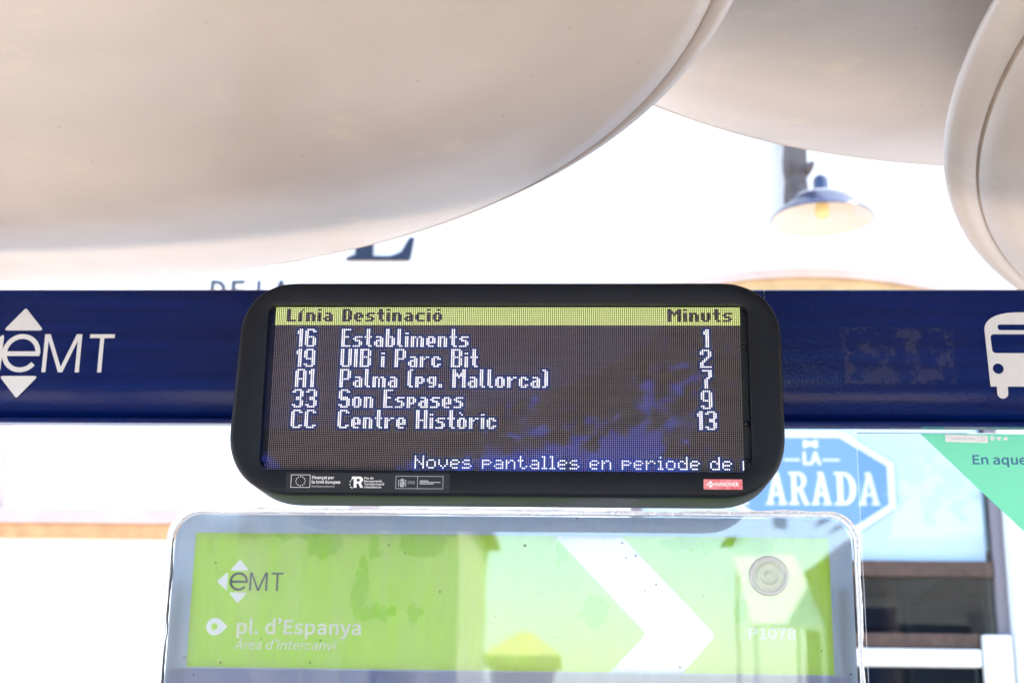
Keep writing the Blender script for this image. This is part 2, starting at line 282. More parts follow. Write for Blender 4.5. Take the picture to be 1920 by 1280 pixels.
'v': [361,[[[145,0],[219,0],[352,376],[290,376],[218,162],[210,134],[201,107],[192,79],[184,51],[180,51],[146,162],[75,376],[9,376]]]],
'x': [345,[[[10,0],[77,0],[128,88],[137,105],[147,122],[156,139],[166,155],[169,155],[180,139],[190,122],[200,105],[210,88],[266,0],[335,0],[211,190],[325,376],[259,376],[213,294],[180,231],[176,231],[167,247],[157,262],[148,278],[139,294],[89,376],[20,376],[134,196]]]],
'y': [361,[[[70,-162],[120,-152],[159,-125],[188,-83],[211,-32],[352,376],[290,376],[223,168],[192,61],[189,61],[179,88],[169,115],[160,142],[151,168],[75,376],[9,376],[160,-1],[152,-29],[138,-61],[119,-87],[96,-104],[67,-110],[59,-110],[52,-108],[44,-106],[38,-104],[26,-155],[35,-158],[46,-160],[57,-162]]]],
'À': [422,[[[223,540],[252,572],[142,672],[106,629]],[[3,0],[67,0],[116,155],[302,155],[351,0],[419,0],[246,508],[175,508]],[[132,206],[157,284],[171,327],[183,369],[196,412],[208,456],[211,456],[223,413],[236,370],[248,327],[262,284],[286,206]]]],
'Ñ': [501,[[[70,0],[130,0],[130,267],[130,307],[128,347],[125,387],[123,426],[125,426],[180,321],[365,0],[431,0],[431,508],[370,508],[370,244],[371,204],[373,163],[376,122],[379,83],[376,83],[321,188],[135,508],[70,508]],[[317,549],[348,556],[372,575],[388,605],[395,645],[353,648],[348,625],[340,609],[329,600],[315,596],[290,605],[266,624],[238,642],[200,651],[169,644],[145,626],[129,596],[122,557],[164,553],[169,575],[177,591],[188,601],[202,604],[227,595],[251,576],[279,558]]]],
'ç': [354,[[[139,-175],[194,-169],[233,-155],[258,-134],[266,-104],[262,-84],[251,-68],[234,-57],[210,-49],[228,-8],[257,-3],[285,7],[311,21],[334,38],[306,81],[287,66],[266,55],[243,47],[218,44],[170,54],[133,83],[110,129],[101,188],[110,247],[135,293],[172,322],[220,333],[241,330],[260,324],[278,313],[295,300],[327,342],[305,359],[280,373],[251,383],[217,386],[148,373],[90,334],[51,272],[36,188],[47,111],[79,52],[127,12],[187,-8],[158,-68],[186,-74],[204,-82],[215,-92],[218,-105],[214,-120],[200,-131],[174,-139],[133,-144]]]],
'è': [384,[[[216,-9],[252,-6],[285,2],[314,14],[340,29],[318,71],[296,59],[273,49],[249,44],[223,42],[174,51],[136,77],[110,119],[98,173],[352,173],[355,209],[345,282],[316,338],[269,374],[205,386],[142,372],[88,333],[50,271],[36,188],[50,105],[88,43],[146,4]],[[98,218],[110,268],[135,305],[168,328],[206,336],[245,328],[275,306],[293,269],[299,218]],[[215,444],[248,476],[139,605],[94,563]]]],
'ó': [420,[[[210,-9],[276,4],[332,43],[370,104],[384,188],[370,272],[332,334],[276,373],[210,386],[144,373],[88,334],[50,272],[36,188],[50,104],[88,43],[144,4]],[[210,44],[166,54],[131,83],[109,129],[101,188],[109,247],[131,293],[166,322],[210,333],[255,322],[289,293],[312,247],[320,188],[312,129],[289,83],[255,54]],[[198,444],[320,563],[276,605],[166,476]]]],
'’': [161,[[[30,415],[45,389],[77,409],[105,438],[124,475],[131,519],[127,545],[115,566],[98,580],[77,584],[56,581],[41,570],[33,556],[30,539],[33,522],[42,508],[55,498],[73,495],[79,495],[84,497],[88,499],[92,501],[88,477],[75,453],[56,432]]]],
}
# ------------------------------------------------------------------ materials
M_wall = pmat('white_render', (.86, .86, .85), .85, .2, var=.04, vscale=2, bump=.15, bscale=60)
M_pink = pmat('pink_stone', (.56, .45, .40), .8, .2, var=.15, vscale=9, bump=.2, bscale=90)
M_ochre = pmat('bounce_ochre', (.56, .39, .21), .8, .2, var=.2, vscale=9, bump=.2, bscale=90)  # ochre tone has the warm bounced light on the arch soffit painted in
M_terra = pmat('terracotta', (.66, .35, .17), .8, .2, var=.3, vscale=14, bump=.3, bscale=80)
M_white = pmat('white_paint', (.8, .8, .79), .4, .4, var=.05, vscale=5)
M_black = pmat('black_plastic', (.006, .006, .007), .35, .4)
M_rubber = pmat('black_rubber', (.01, .01, .01), .7, .3)
M_steel = pmat('zinc_steel', (.35, .36, .38), .35, .5, metal=.9)
M_navytext = pmat('navy_letter', (.010, .018, .042), .5, .4)
M_decal = pmat('white_vinyl', (.60, .615, .65), .45, .4, var=.06, vscale=40)
M_white_print = pmat('white_print', (.82, .84, .86), .5, .3)

# ------------------------------------------------------------------ ground and street
M_pave = pmat('pale_paving', (.52, .45, .37), .75, .3, var=.2, vscale=1.5, bump=.3, bscale=30)
def paving():
    n = M_pave.node_tree; p = n.nodes['Principled BSDF']; l = p.inputs['Base Color'].links[0].from_socket
    tc = n.nodes.new('ShaderNodeTexCoord'); br = n.nodes.new('ShaderNodeTexBrick')
    br.inputs['Scale'].default_value = 1; br.inputs['Brick Width'].default_value = .6; br.inputs['Row Height'].default_value = .4
    br.inputs['Mortar Size'].default_value = .006; br.inputs['Mortar'].default_value = (.16, .14, .12, 1); br.inputs['Color2'].default_value = (.47, .40, .33, 1)
    n.links.new(tc.outputs['Object'], br.inputs['Vector']); n.links.new(l, br.inputs['Color1']); n.links.new(br.outputs['Color'], p.inputs['Base Color'])
paving()
def plane(name, x0, x1, y0, y1, z, mat):
    bm = bmesh.new(); bm.faces.new([bm.verts.new(v) for v in ((x0, y0, z), (x1, y0, z), (x1, y1, z), (x0, y1, z))])
    o = link(name, bm_mesh(bm), mat, base=(0, 0, z)); return tag(o, kind='structure')
M_asph = pmat('asphalt', (.055, .055, .058), .85, .3, var=.3, vscale=3, bump=.4, bscale=150)
plane('ground', -150, 150, -150, 150, -.14, pmat('town_ground', (.30, .27, .23), .85, .2, var=.2, vscale=.4))
tag(box('pavement', -60, 60, -8, 12, -.13, 0, M_pave), kind='structure')
plane('road', -60, 60, -20, -8.004, -.13, M_asph)

# ------------------------------------------------------------------ cafe facade
YW = 4.0
cafe = thing('cafe_building', 'white rendered cafe facade with arched shop window and navy lettering', 'building', (0, YW, 0))
XC, HW, R0, ZC = 1.15, .91, 2.85, 1.046
def arc(R, hw, z0):
    a = math.asin(hw/R); return [(XC+R*math.sin(t), ZC+R*math.cos(t)) for t in [a-2*a*i/40 for i in range(41)]]
hole = [(XC-HW, .9), (XC+HW, .9)]+arc(2.68, HW, 0)
LW = [(-2.905, 2.64), (-1.15, 2.64), (-1.15, 3.55), (-2.905, 3.55)]
me = flat([[(-12, -.1), (12, -.1), (12, 8), (-12, 8)], hole, LW], YW+.5, .5)
link('wall', me, M_wall, cafe)
box('cornice', -12.1, 12.1, YW-.18, YW+.5, 8, 8.25, M_pink, cafe, .02)
ring1 = arc(R0, HW+.1, 0)+arc(2.803, HW+.1, 0)[::-1]
link('arch', flat([ring1], YW-.002, .05), M_pink, cafe)
ring2 = arc(2.801, HW+.06, 0)+arc(2.68, HW+.06, 0)[::-1]
link('arch_soffit', flat([ring2], YW-.001, .03), M_ochre, cafe)
# left window: closed white shutter in a pink stone surround with a terracotta sill course
sh = box('shutter', -2.905, -1.15, YW+.004, YW+.055, 2.64, 3.55, M_wall, cafe)
lw = box('window_jamb', -3.06, -2.907, YW-.03, YW+.06, 2.642, 3.56, M_pink, cafe)
box('window_jamb', -1.148, -1.0, YW-.03, YW+.06, 2.642, 3.56, M_pink, cafe)
box('window_sill', -3.3, -.9, YW-.06, YW+.10, 2.562, 2.638, M_pink, cafe, .006)
bm = bmesh.new(); x = -3.3
while x < -.92:
    add_box(bm, x, x+.1495, YW-.045, YW+.05, 2.494, 2.560, .0015); x += .15
link('tile_course', bm_mesh(bm), M_terra, cafe)
gr = box('wall_plate', -2.385, -1.75, YW-.02, YW-.001, 2.395, 2.445, pmat('pale_grey_metal', (.62, .66, .7), .5, .4), cafe, .004)
# shop window
win = thing('shop_window', None, None, (0, 0, 0)); win.parent = cafe; win.location = (0, 0, 0)
M_frame_d = pmat('dark_frame', (.22, .19, .22), .5, .4)
M_wood = pmat('brown_wood', (.11, .065, .05), .6, .3, var=.4, vscale=20)
box('frame', XC+HW-.055, XC+HW-.003, YW+.04, YW+.12, .9, 3.56, M_frame_d, win)
box('frame', XC-HW+.003, XC-HW+.055, YW+.04, YW+.12, .9, 3.56, M_frame_d, win)
box('transom', XC-HW+.06, XC+HW-.06, YW+.045, YW+.115, 2.352, 2.426, M_wood, win, .004)
box('transom', XC-HW+.06, 1.905, YW+.03, YW+.13, 2.012, 2.078, M_wood, win, .004)
box('transom_rail', XC-HW+.06, 1.905, YW+.005, YW+.13, 1.922, 2.004, M_white, win, .006)
box('stile', 1.912, 2.05, YW-.005, YW+.035, .9, 2.072, M_white, win, .006)
box('jamb_lining', 2.07, 2.14, YW-.02, YW-.002, .0, 3.2, M_white, cafe, .003)
M_shopglass = glassmat('shop_glass', 1.5, 1.2, (.62, .66, .70), 0.0, .02, (.80, .90, 1.0), wob=.02)
bm = bmesh.new(); add_box(bm, XC-HW+.05, XC+HW-.05, YW+.082, YW+.088, .92, 3.7); link('pane', bm_mesh(bm), M_shopglass, win)
bm = bmesh.new(); add_box(bm, XC-HW+.06, XC+HW-.085, YW+.0735, YW+.0745, 2.428, 3.70); link('window_film', bm_mesh(bm), pmat('pale_blue_film', (.44, .55, .64), .5, .2, var=.06, vscale=1.5), win)
# room behind the glass
M_room = pmat('room_wall', (.10, .085, .08), .8, .2)
bm = bmesh.new(); add_box(bm, -.6, 2.9, YW+.52, YW+4, 0.02, 3.8)
bmesh.ops.delete(bm, geom=[f for f in bm.faces if f.normal.y < -.9], context='FACES')
link('room', bm_mesh(bm), M_room, cafe)
hood = thing('counter_hood', 'grey sloping hood and blue-grey panel inside the shop window', 'hood', (1.3, YW+.9, 1.0))
M_hood = pmat('hood_grey', (.20, .21, .24), .5, .4, var=.2, vscale=5); M_hood2 = pmat('hood_blue_grey', (.10, .125, .19), .5, .4, var=.3, vscale=9)
link('side_panel', flat([[(.3, 2.15), (1.70, 2.15), (1.70, 2.262), (1.90, 2.44), (.3, 2.44)]], YW+.60, .03), M_hood, hood)
link('lower_panel', flat([[(.3, 1.2), (2.35, 1.2), (2.35, 2.36), (1.95, 2.30), (1.72, 2.262), (.3, 2.262)]], YW+.66, .03), M_hood2, hood)
link('hood_edge', bm_mesh(tube([(1.70, YW+.58, 1.2), (1.70, YW+.58, 2.262), (1.90, YW+.58, 2.44), (2.2, YW+.58, 2.58)], .014, 8)), M_frame_d, hood)
link('shelf', flat([[(.3, 2.06), (1.66, 2.06), (1.66, 2.135), (.3, 2.135)]], YW+.57, .02), M_wood, hood)
# lettering on the render
def serif_E(x, z, h, w, y):
    s = w
    E = [(0, 0), (1, 0), (1.06, .31), (.98, .31), (.86, .11), (.70, .055), (.42, .055), (.42, .48), (.60, .48), (.68, .38), (.72, .38), (.72, .64), (.68, .64), (.60, .54), (.42, .54), (.42, .945), (.68, .945), (.82, .89), (.92, .72), (.98, .72), (.95, 1), (0, 1), (0, .965), (.14, .93), (.14, .07), (0, .035)]
    return [(x+a*s, z+b*h) for a, b in E]
def serif_F(x, z, h, w, y):
    F = [(0, 0), (.58, 0), (.58, .035), (.42, .07), (.42, .48), (.60, .48), (.68, .38), (.72, .38), (.72, .64), (.68, .64), (.60, .54), (.42, .54), (.42, .945), (.68, .945), (.82, .89), (.92, .72), (.98, .72), (.95, 1), (0, 1), (0, .965), (.14, .93), (.14, .07), (0, .035)]
    return [(x+a*w, z+b*h) for a, b in F]
def letters(name, meshes, mat, parent): return link(name, join(meshes), mat, parent)
letters('letter', [flat([serif_E(-1.229, 3.951, .40, .335, 0)], YW-.006, .02)], M_navytext, cafe)
letters('letter', [flat([serif_F(-1.66, 3.951, .40, .33, 0)], YW-.006, .02)], M_navytext, cafe)
M_navythin = pmat('grey_navy_letter', (.022, .03, .055), .5, .4)
for ch, a, b in (('D', -1.935, -1.859), ('E', -1.825, -1.758), ('L', -1.690, -1.635), ('A', -1.612, -1.522)):
    letters('letter', [text(ch, a, b, 3.725, .118, YW-.003, .035)], M_navythin, cafe)

# shop sign on the glass
YS = YW+.07
sign = thing('shop_sign', 'blue octagonal LA PARADA sign with white border on the shop window', 'sign', (1.153, YS, 2.53))
def octa(hw, ht, tx, ty): return [(1.153-tx, 2.80-ht), (1.153+tx, 2.80-ht), (1.153+hw, 2.80-ty), (1.153+hw, 2.80+ty), (1.153+tx, 2.80+ht), (1.153-tx, 2.80+ht), (1.153-hw, 2.80+ty), (1.153-hw, 2.80-ty)]
M_sblue = pmat('sign_blue', (.13, .255, .48), .5, .3); M_swhite = pmat('sign_white', (.62, .65, .70), .5, .3)
link('border', flat([octa(.402, .272, .153, .112), octa(.366, .240, .140, .096)], YS-.001, .003), M_swhite, sign)
link('border_line', flat([octa(.407, .277, .155, .113), octa(.4035, .2735, .154, .1125)], YS-.001, .002), pmat('sign_line', (.25, .38, .55), .5), sign)
link('face', flat([octa(.365, .239, .1395, .0955)], YS-.001, .0022), M_sblue, sign)
def serif_A(x0, x1, z, h):
    w = x1-x0; A = [(0, 0), (.40, 0), (.40, .055), (.31, .075), (.37, .28), (.63, .28), (.69, .075), (.58, .055), (.58, 0), (1, 0), (1, .055), (.92, .08), (.62, 1), (.36, 1), (.33, .94), (.41, .91), (.10, .08), (0, .055)]
    c = [(.40, .36), (.60, .36), (.50, .72)]
    return [[(x0+a*w, z+b*h) for a, b in q] for q in (A, c)]
def bowl(cx, cz, a, b, n=14): return [(cx+a*math.cos(R_(-90+180*i/n)), cz+b*math.sin(R_(-90+180*i/n))) for i in range(n+1)]
def serif_P(x0, x1, z, h, leg=False, D=False):
    w = x1-x0
    if D:
        o = [(0, 0)]+bowl(.45, .5, .55, .5)+[(0, 1), (0, .945), (.15, .91), (.15, .09), (0, .055)]; i = [(.40, .09)]+bowl(.45, .5, .28, .41)+[(.40, .91)]
    elif leg:
        o = [(0, 0), (.50, 0), (.50, .055), (.38, .09), (.38, .44), (.48, .44), (.74, 0), (1, 0), (1, .06), (.92, .08), (.68, .48)]+bowl(.52, .74, .36, .26)[2:]+[(0, 1), (0, .945), (.15, .91), (.15, .09), (0, .055)]; i = [(.38, .52)]+bowl(.47, .72, .18, .20)+[(.38, .92)]
    else:
        o = [(0, 0), (.50, 0), (.50, .055), (.38, .09), (.38, .42)]+bowl(.52, .71, .42, .29)+[(0, 1), (0, .945), (.15, .91), (.15, .09), (0, .055)]; i = [(.38, .5)]+bowl(.47, .71, .22, .21)+[(.38, .92)]
    return [[(x0+a*w, z+b*h) for a, b in q] for q in (o, i)]
zz, hh = 2.700, .164
ms = [flat(q, YS-.0034, .0012) for q in (serif_P(.785, .878, zz, hh), serif_A(.915, 1.020, zz, hh), serif_P(1.030, 1.130, zz, hh, leg=True), serif_A(1.140, 1.240, zz, hh), serif_P(1.254, 1.362, zz, hh, D=True), serif_A(1.372, 1.478, zz, hh))]
link('lettering', join(ms), M_swhite, sign)
link('small_lettering', text('LA', 1.110, 1.192, 2.904, .060, YS-.0034, .05), M_swhite, sign)
link('ruled_line', flat([[(1.011, 2.921), (1.092, 2.921), (1.092, 2.930), (1.011, 2.930)]], YS-.0034, .001), M_swhite, sign)
link('ruled_line', flat([[(1.203, 2.921), (1.288, 2.921), (1.288, 2.930), (1.203, 2.930)]], YS-.0034, .001), M_swhite, sign)
link('bow_mark', flat([rpoly([(1.110, 2.984), (1.146, 2.998), (1.182, 2.984), (1.182, 3.029), (1.146, 3.016), (1.110, 3.029)], .005, 3)], YS-.0034, .001), M_swhite, sign)

# ------------------------------------------------------------------ wall lamp on a weathered timber
M_navyenamel = pmat('navy_enamel', (.004, .014, .058), .25, .6, coat=.5)
M_whenamel = pmat('white_enamel', (.60, .57, .55), .35, .5, var=.12, vscale=9, vcol=(.66, .58, .48))
LX, LY, LZ = 1.192, 3.7, 4.062
lamp = thing('wall_lamp', 'navy enamel lamp with white inside hanging before the white wall', 'lamp', (LX, LY, LZ))
prof = [(.252, 0), (.256, .004), (.252, .009), (.152, .104), (.142, .110)]
o = link('shade', bm_mesh(lathe(prof, (LX, LY, LZ), 64)), M_navyenamel, lamp, True)
o = link('shade_top', bm_mesh(lathe([(.142, .110), (.136, .118), (.06, .142), (.036, .148)], (LX, LY, LZ), 48)), M_whenamel, lamp, True)
link('shade_lining', bm_mesh(lathe([(.250, .001), (.147, .098), (.06, .134), (0, .139)], (LX, LY, LZ), 64)), M_whenamel, lamp, True)
link('socket', bm_mesh(lathe([(.038, .146), (.038, .206), (.035, .222), (.024, .233), (0, .237)], (LX, LY, LZ), 32)), M_navyenamel, lamp, True)
link('bulb', bm_mesh(lathe([(0, -.012), (.020, -.008), (.034, .008), (.040, .03), (.034, .055), (.022, .075), (.020, .12)], (LX, LY, LZ+.02), 24)), pmat('amber_glass', (.82, .62, .28), .25, .5, trans=.15), lamp, True)
link('cord', bm_mesh(tube([(LX, LY, LZ+.215), (LX-.003, LY, LZ+.30), (LX+.004, LY, LZ+.42), (LX, LY, LZ+.60)], .005, 8)), M_white, lamp, True)
random.seed(4)
M_drift = pmat('weathered_timber', (.17, .155, .16), .9, .1, var=.6, vscale=7, bump=.8, bscale=18, vcol=(.08, .065, .06))
tm = thing('timber_bracket', 'weathered grey timber fixed to the white wall beside the lamp', 'bracket', (1.10, 3.9, 4.19))
bm = bmesh.new(); loops = []
for k in range(14):
    z = 4.19+k*.06; wv = .056+.007*math.sin(k*1.7)+random.uniform(-.004, .004)-(.012 if k == 0 else 0)
    loops.append([(1.100+wv*1.0*math.copysign(abs(math.cos(t))**.6, math.cos(t))+.004*math.sin(3*t+k), 3.905+.09*math.copysign(abs(math.sin(t))**.6, math.sin(t)), z) for t in [2*math.pi*i/20 for i in range(20)]])
link('post', bm_mesh(loft(loops, (True, True))), M_drift, tm, True)
link('arm', bm_mesh(tube([(1.11, 3.95, 4.70), (1.14, 3.8, 4.69), (1.192, 3.70, 4.685), (1.22, 3.66, 4.68)], .028, 10)), M_drift, tm, True)
link('knot', bm_mesh(tube([(1.135, 3.86, 4.38), (1.160, 3.82, 4.395), (1.178, 3.80, 4.415)], .02, 10, rad=[.032, .024, .010])), M_drift, tm, True)
WORDS = [[('16', 12), ('Establiments', 35), ('1', 221)], [('19', 12), ('UIB', 35), ('i', 56), ('Parc', 63), ('Bit', 92), ('2', 219)],
         [('A1', 12), ('Palma', 35), ('(pg.', 70), ('Mallorca)', 93), ('7', 220)], [('33', 11), ('Son', 35), ('Espases', 58), ('9', 219)], [('CC', 11), ('Centre', 35), ('Històric', 75), ('13', 217)]]
# ------------------------------------------------------------------ round canopies
def canopy_mat():
    mt = pmat('canopy_gelcoat', (.60, .545, .495), .48, .4, coat=.26, coat_rough=.22); n = mt.node_tree; p = n.nodes['Principled BSDF']
    tc = n.nodes.new('ShaderNodeTexCoord')
    a = n.nodes.new('ShaderNodeTexNoise'); a.inputs['Scale'].default_value = 1.6; a.inputs['Detail'].default_value = 5; a.inputs['Distortion'].default_value = .6
    mp = n.nodes.new('ShaderNodeMapping'); mp.inputs['Scale'].default_value = (1, 1, .3); n.links.new(tc.outputs['Object'], mp.inputs[0]); n.links.new(mp.outputs[0], a.inputs['Vector'])
    r1 = n.nodes.new('ShaderNodeValToRGB'); r1.color_ramp.elements[0].color = (.425, .373, .333, 1); r1.color_ramp.elements[1].color = (.50, .443, .40, 1)
    r1.color_ramp.elements[0].position = .35; r1.color_ramp.elements[1].position = .65; n.links.new(a.outputs['Fac'], r1.inputs[0])
    b = n.nodes.new('ShaderNodeTexVoronoi'); b.inputs['Scale'].default_value = 13; b.inputs['Randomness'].default_value = 1; n.links.new(tc.outputs['Object'], b.inputs['Vector'])
    lt = n.nodes.new('ShaderNodeMath'); lt.operation = 'LESS_THAN'; lt.inputs[1].default_value = .036; n.links.new(b.outputs['Distance'], lt.inputs[0])
    mx = n.nodes.new('ShaderNodeMix'); mx.data_type = 'RGBA'; n.links.new(lt.outputs[0], mx.inputs['Factor']); n.links.new(r1.outputs[0], mx.inputs['A']); mx.inputs['B'].default_value = (.33, .26, .2, 1)
    # chalky yellowish scuffs near the rim
    c = n.nodes.new('ShaderNodeTexNoise'); c.inputs['Scale'].default_value = 4.2; c.inputs['Detail'].default_value = 9; c.inputs['Roughness'].default_value = .7; n.links.new(tc.outputs['Object'], c.inputs['Vector'])
    r2 = n.nodes.new('ShaderNodeValToRGB'); r2.color_ramp.elements[0].position = .57; r2.color_ramp.elements[1].position = .68; n.links.new(c.outputs['Fac'], r2.inputs[0])
    ml = n.nodes.new('ShaderNodeMath'); ml.operation = 'MULTIPLY'; ml.inputs[1].default_value = .6; n.links.new(r2.outputs[0], ml.inputs[0])
    m2 = n.nodes.new('ShaderNodeMix'); m2.data_type = 'RGBA'; n.links.new(ml.outputs[0], m2.inputs['Factor']); n.links.new(mx.outputs['Result'], m2.inputs['A']); m2.inputs['B'].default_value = (.56, .48, .37, 1)
    n.links.new(m2.outputs['Result'], p.inputs['Base Color'])
    nb = n.nodes.new('ShaderNodeTexNoise'); nb.inputs['Scale'].default_value = 2.2; n.links.new(tc.outputs['Object'], nb.inputs['Vector'])
    bp = n.nodes.new('ShaderNodeBump'); bp.inputs['Strength'].default_value = .25; bp.inputs['Distance'].default_value = .03; n.links.new(nb.outputs['Fac'], bp.inputs['Height'])
    n.links.new(bp.outputs['Normal'], p.inputs['Normal']); n.links.new(bp.outputs['Normal'], p.inputs['Coat Normal'])
    return mt
M_can = canopy_mat(); M_can.node_tree.nodes['Principled BSDF'].inputs['Coat IOR'].default_value = 1.6
M_seam = pmat('seam_sealant', (.40, .32, .25), .6, .3, var=.3, vscale=12)
M_col = pmat('column_paint', (.5, .49, .47), .4, .5, var=.1, vscale=4)
def canopy(label, cx, cy, z, R, sag, seam=.05):
    t = thing('round_canopy', label, 'canopy', (cx, cy, 0), 'round beige canopies over the bus stop')
    prof = []
    N = 40
    for i in range(N+1):
        r = .12+(R-seam-.12)*i/N; q = r/R
        prof.append((r, z-sag*(1-q)*.35-sag*.65*(1-(max(0, q-.52)/.48)**1.9)-.012))
    zr = prof[-1][1]
    prof += [(R-seam+.002, zr+.006), (R-seam+.006, zr+.007), (R-seam+.010, zr+.002)]
    prof += [(R-.012, z-.004), (R-.003, z), (R, z+.010), (R-.004, z+.022), (R-.03, z+.032), (R*.5, z+.12), (.12, z+.16)]
    o = link('dish', bm_mesh(lathe(prof, (cx, cy, 0), 220)), [M_can, M_seam], t, True)
    for f in o.data.polygons:
        q = math.hypot(f.center.x, f.center.y)
        if R-seam+.0005 < q < R-seam+.0062 and f.center.z < z: f.material_index = 1
    b = [(.085, 0.001), (.085, z-sag-.2), (.10, z-sag-.08), (.16, z-sag-.02), (.16, z-sag+.02)]
    link('column', bm_mesh(lathe(b, (cx, cy, 0), 40)), M_col, t, True)
    link('base_plate', bm_mesh(lathe([(.17, .001), (.17, .018), (.086, .02)], (cx, cy, 0), 40)), M_steel, t)
    return t
canopy('lowest wide beige round canopy filling the upper left', -1.455, -1.165, 2.75, 1.722, .155)
canopy('beige round canopy set higher behind its two neighbours', 1.212, -.883, 3.10, 1.54, .14)
canopy('widest beige round canopy with its curved left rim at the right edge', 3.30, -.857, 2.75, 2.628, .17, .07)

# ------------------------------------------------------------------ bus shelter: beam, posts, glass
def blue_mat():
    mt = pmat('beam_blue', (.0008, .008, .080), .15, .18, coat=.0, coat_rough=.05); n = mt.node_tree; p = n.nodes['Principled BSDF']
    tc = n.nodes.new('ShaderNodeTexCoord'); 
    nb = n.nodes.new('ShaderNodeTexNoise'); nb.inputs['Scale'].default_value = 170; nb.inputs['Detail'].default_value = 2; n.links.new(tc.outputs['Object'], nb.inputs['Vector'])
    n2 = n.nodes.new('ShaderNodeTexNoise'); n2.inputs['Scale'].default_value = 5; n.links.new(tc.outputs['Object'], n2.inputs['Vector'])
    ad = n.nodes.new('ShaderNodeMath'); ad.operation = 'MULTIPLY_ADD'; ad.inputs[1].default_value = 6; n.links.new(n2.outputs['Fac'], ad.inputs[0]); n.links.new(nb.outputs['Fac'], ad.inputs[2])
    bp = n.nodes.new('ShaderNodeBump'); bp.inputs['Strength'].default_value = .16; bp.inputs['Distance'].default_value = .003; n.links.new(ad.outputs[0], bp.inputs['Height'])
    n.links.new(bp.outputs['Normal'], p.inputs['Normal']); n.links.new(bp.outputs['Normal'], p.inputs['Coat Normal'])
    # old sticker residue (object space: x along the beam, z up)
    sx = n.nodes.new('ShaderNodeSeparateXYZ'); n.links.new(tc.outputs['Object'], sx.inputs[0])
    def rng(sock, c, h):
        a = n.nodes.new('ShaderNodeMath'); a.operation = 'SUBTRACT'; a.inputs[1].default_value = c; n.links.new(sock, a.inputs[0])
        b = n.nodes.new('ShaderNodeMath'); b.operation = 'ABSOLUTE'; n.links.new(a.outputs[0], b.inputs[0])
        e = n.nodes.new('ShaderNodeMath'); e.operation = 'DIVIDE'; e.inputs[1].default_value = h; n.links.new(b.outputs[0], e.inputs[0]); return e.outputs[0]
    mxx = n.nodes.new('ShaderNodeMath'); mxx.operation = 'MAXIMUM'; n.links.new(rng(sx.outputs['X'], .684, .128), mxx.inputs[0]); n.links.new(rng(sx.outputs['Z'], 2.394, .068), mxx.inputs[1])
    n3 = n.nodes.new('ShaderNodeTexNoise'); n3.inputs['Scale'].default_value = 24; n3.inputs['Detail'].default_value = 8; n3.inputs['Roughness'].default_value = .7; n.links.new(tc.outputs['Object'], n3.inputs['Vector'])
    inb = n.nodes.new('ShaderNodeMath'); inb.operation = 'LESS_THAN'; rag = n.nodes.new('ShaderNodeMath'); rag.operation = 'MULTIPLY_ADD'; rag.inputs[1].default_value = .9; n.links.new(n3.outputs['Fac'], rag.inputs[0]); n.links.new(mxx.outputs[0], rag.inputs[2]); n.links.new(rag.outputs[0], inb.inputs[0]); inb.inputs[1].default_value = 1.42
    r3 = n.nodes.new('ShaderNodeValToRGB'); r3.color_ramp.elements[0].position = .47; r3.color_ramp.elements[1].position = .55; n.links.new(n3.outputs['Fac'], r3.inputs[0])
    m1 = n.nodes.new('ShaderNodeMath'); m1.operation = 'MULTIPLY'; n.links.new(inb.outputs[0], m1.inputs[0]); n.links.new(r3.outputs[0], m1.inputs[1])
    m2 = n.nodes.new('ShaderNodeMath'); m2.operation = 'MULTIPLY'; m2.inputs[1].default_value = .30; n.links.new(m1.outputs[0], m2.inputs[0])
    mix = n.nodes.new('ShaderNodeMix'); mix.data_type = 'RGBA'; sm = n.nodes.new('ShaderNodeMapping'); sm.inputs['Scale'].default_value = (1.2, 1, 26); n.links.new(tc.outputs['Object'], sm.inputs[0])
    s4 = n.nodes.new('ShaderNodeTexNoise'); s4.inputs['Scale'].default_value = 1.6; s4.inputs['Detail'].default_value = 7; n.links.new(sm.outputs[0], s4.inputs['Vector'])
    s5 = n.nodes.new('ShaderNodeValToRGB'); s5.color_ramp.elements[0].position = .36; s5.color_ramp.elements[1].position = .68; s5.color_ramp.elements[0].color = (.0008, .0075, .074, 1); s5.color_ramp.elements[1].color = (.0013, .0125, .105, 1); n.links.new(s4.outputs['Fac'], s5.inputs[0]); n.links.new(s5.outputs[0], mix.inputs['A'])
    mix.inputs['B'].default_value = (.06, .055, .075, 1)
    n.links.new(m2.outputs[0], mix.inputs['Factor']); n.links.new(mix.outputs['Result'], p.inputs['Base Color'])
    rg = n.nodes.new('ShaderNodeMath'); rg.operation = 'MULTIPLY_ADD'; rg.inputs[1].default_value = .5; rg.inputs[2].default_value = .16; n.links.new(m2.outputs[0], rg.inputs[0]); n.links.new(rg.outputs[0], p.inputs['Roughness'])
    ct = n.nodes.new('ShaderNodeMath'); ct.operation = 'MULTIPLY_ADD'; ct.inputs[1].default_value = 0; ct.inputs[2].default_value = 0; n.links.new(m2.outputs[0], ct.inputs[0]); n.links.new(ct.outputs[0], p.inputs['Coat Weight'])
    return mt
M_blue = blue_mat()
shel = thing('bus_shelter', 'dark blue shelter beam with white emblem and bus pictogram', 'bus shelter', (0, .05, 0))
prof = [(0.006, 2.5455), (0, 2.541), (0, 2.345), (.002, 2.322), (.007, 2.302), (.015, 2.284), (.025, 2.268), (.032, 2.259), (.034, 2.2565), (.034, 2.253), (.012, 2.2515), (.010, 2.249), (.010, 2.243), (.012, 2.2405), (.042, 2.2405), (.042, 2.5455)]
def beam(x0, x1):
    bm = loft([[(x, y, z) for y, z in prof] for x in (x0, x1)], (True, True)); o = link('beam', bm_mesh(bm), M_blue, shel)
    o.location = (0, 0, 0); return o
base = wloc(shel)
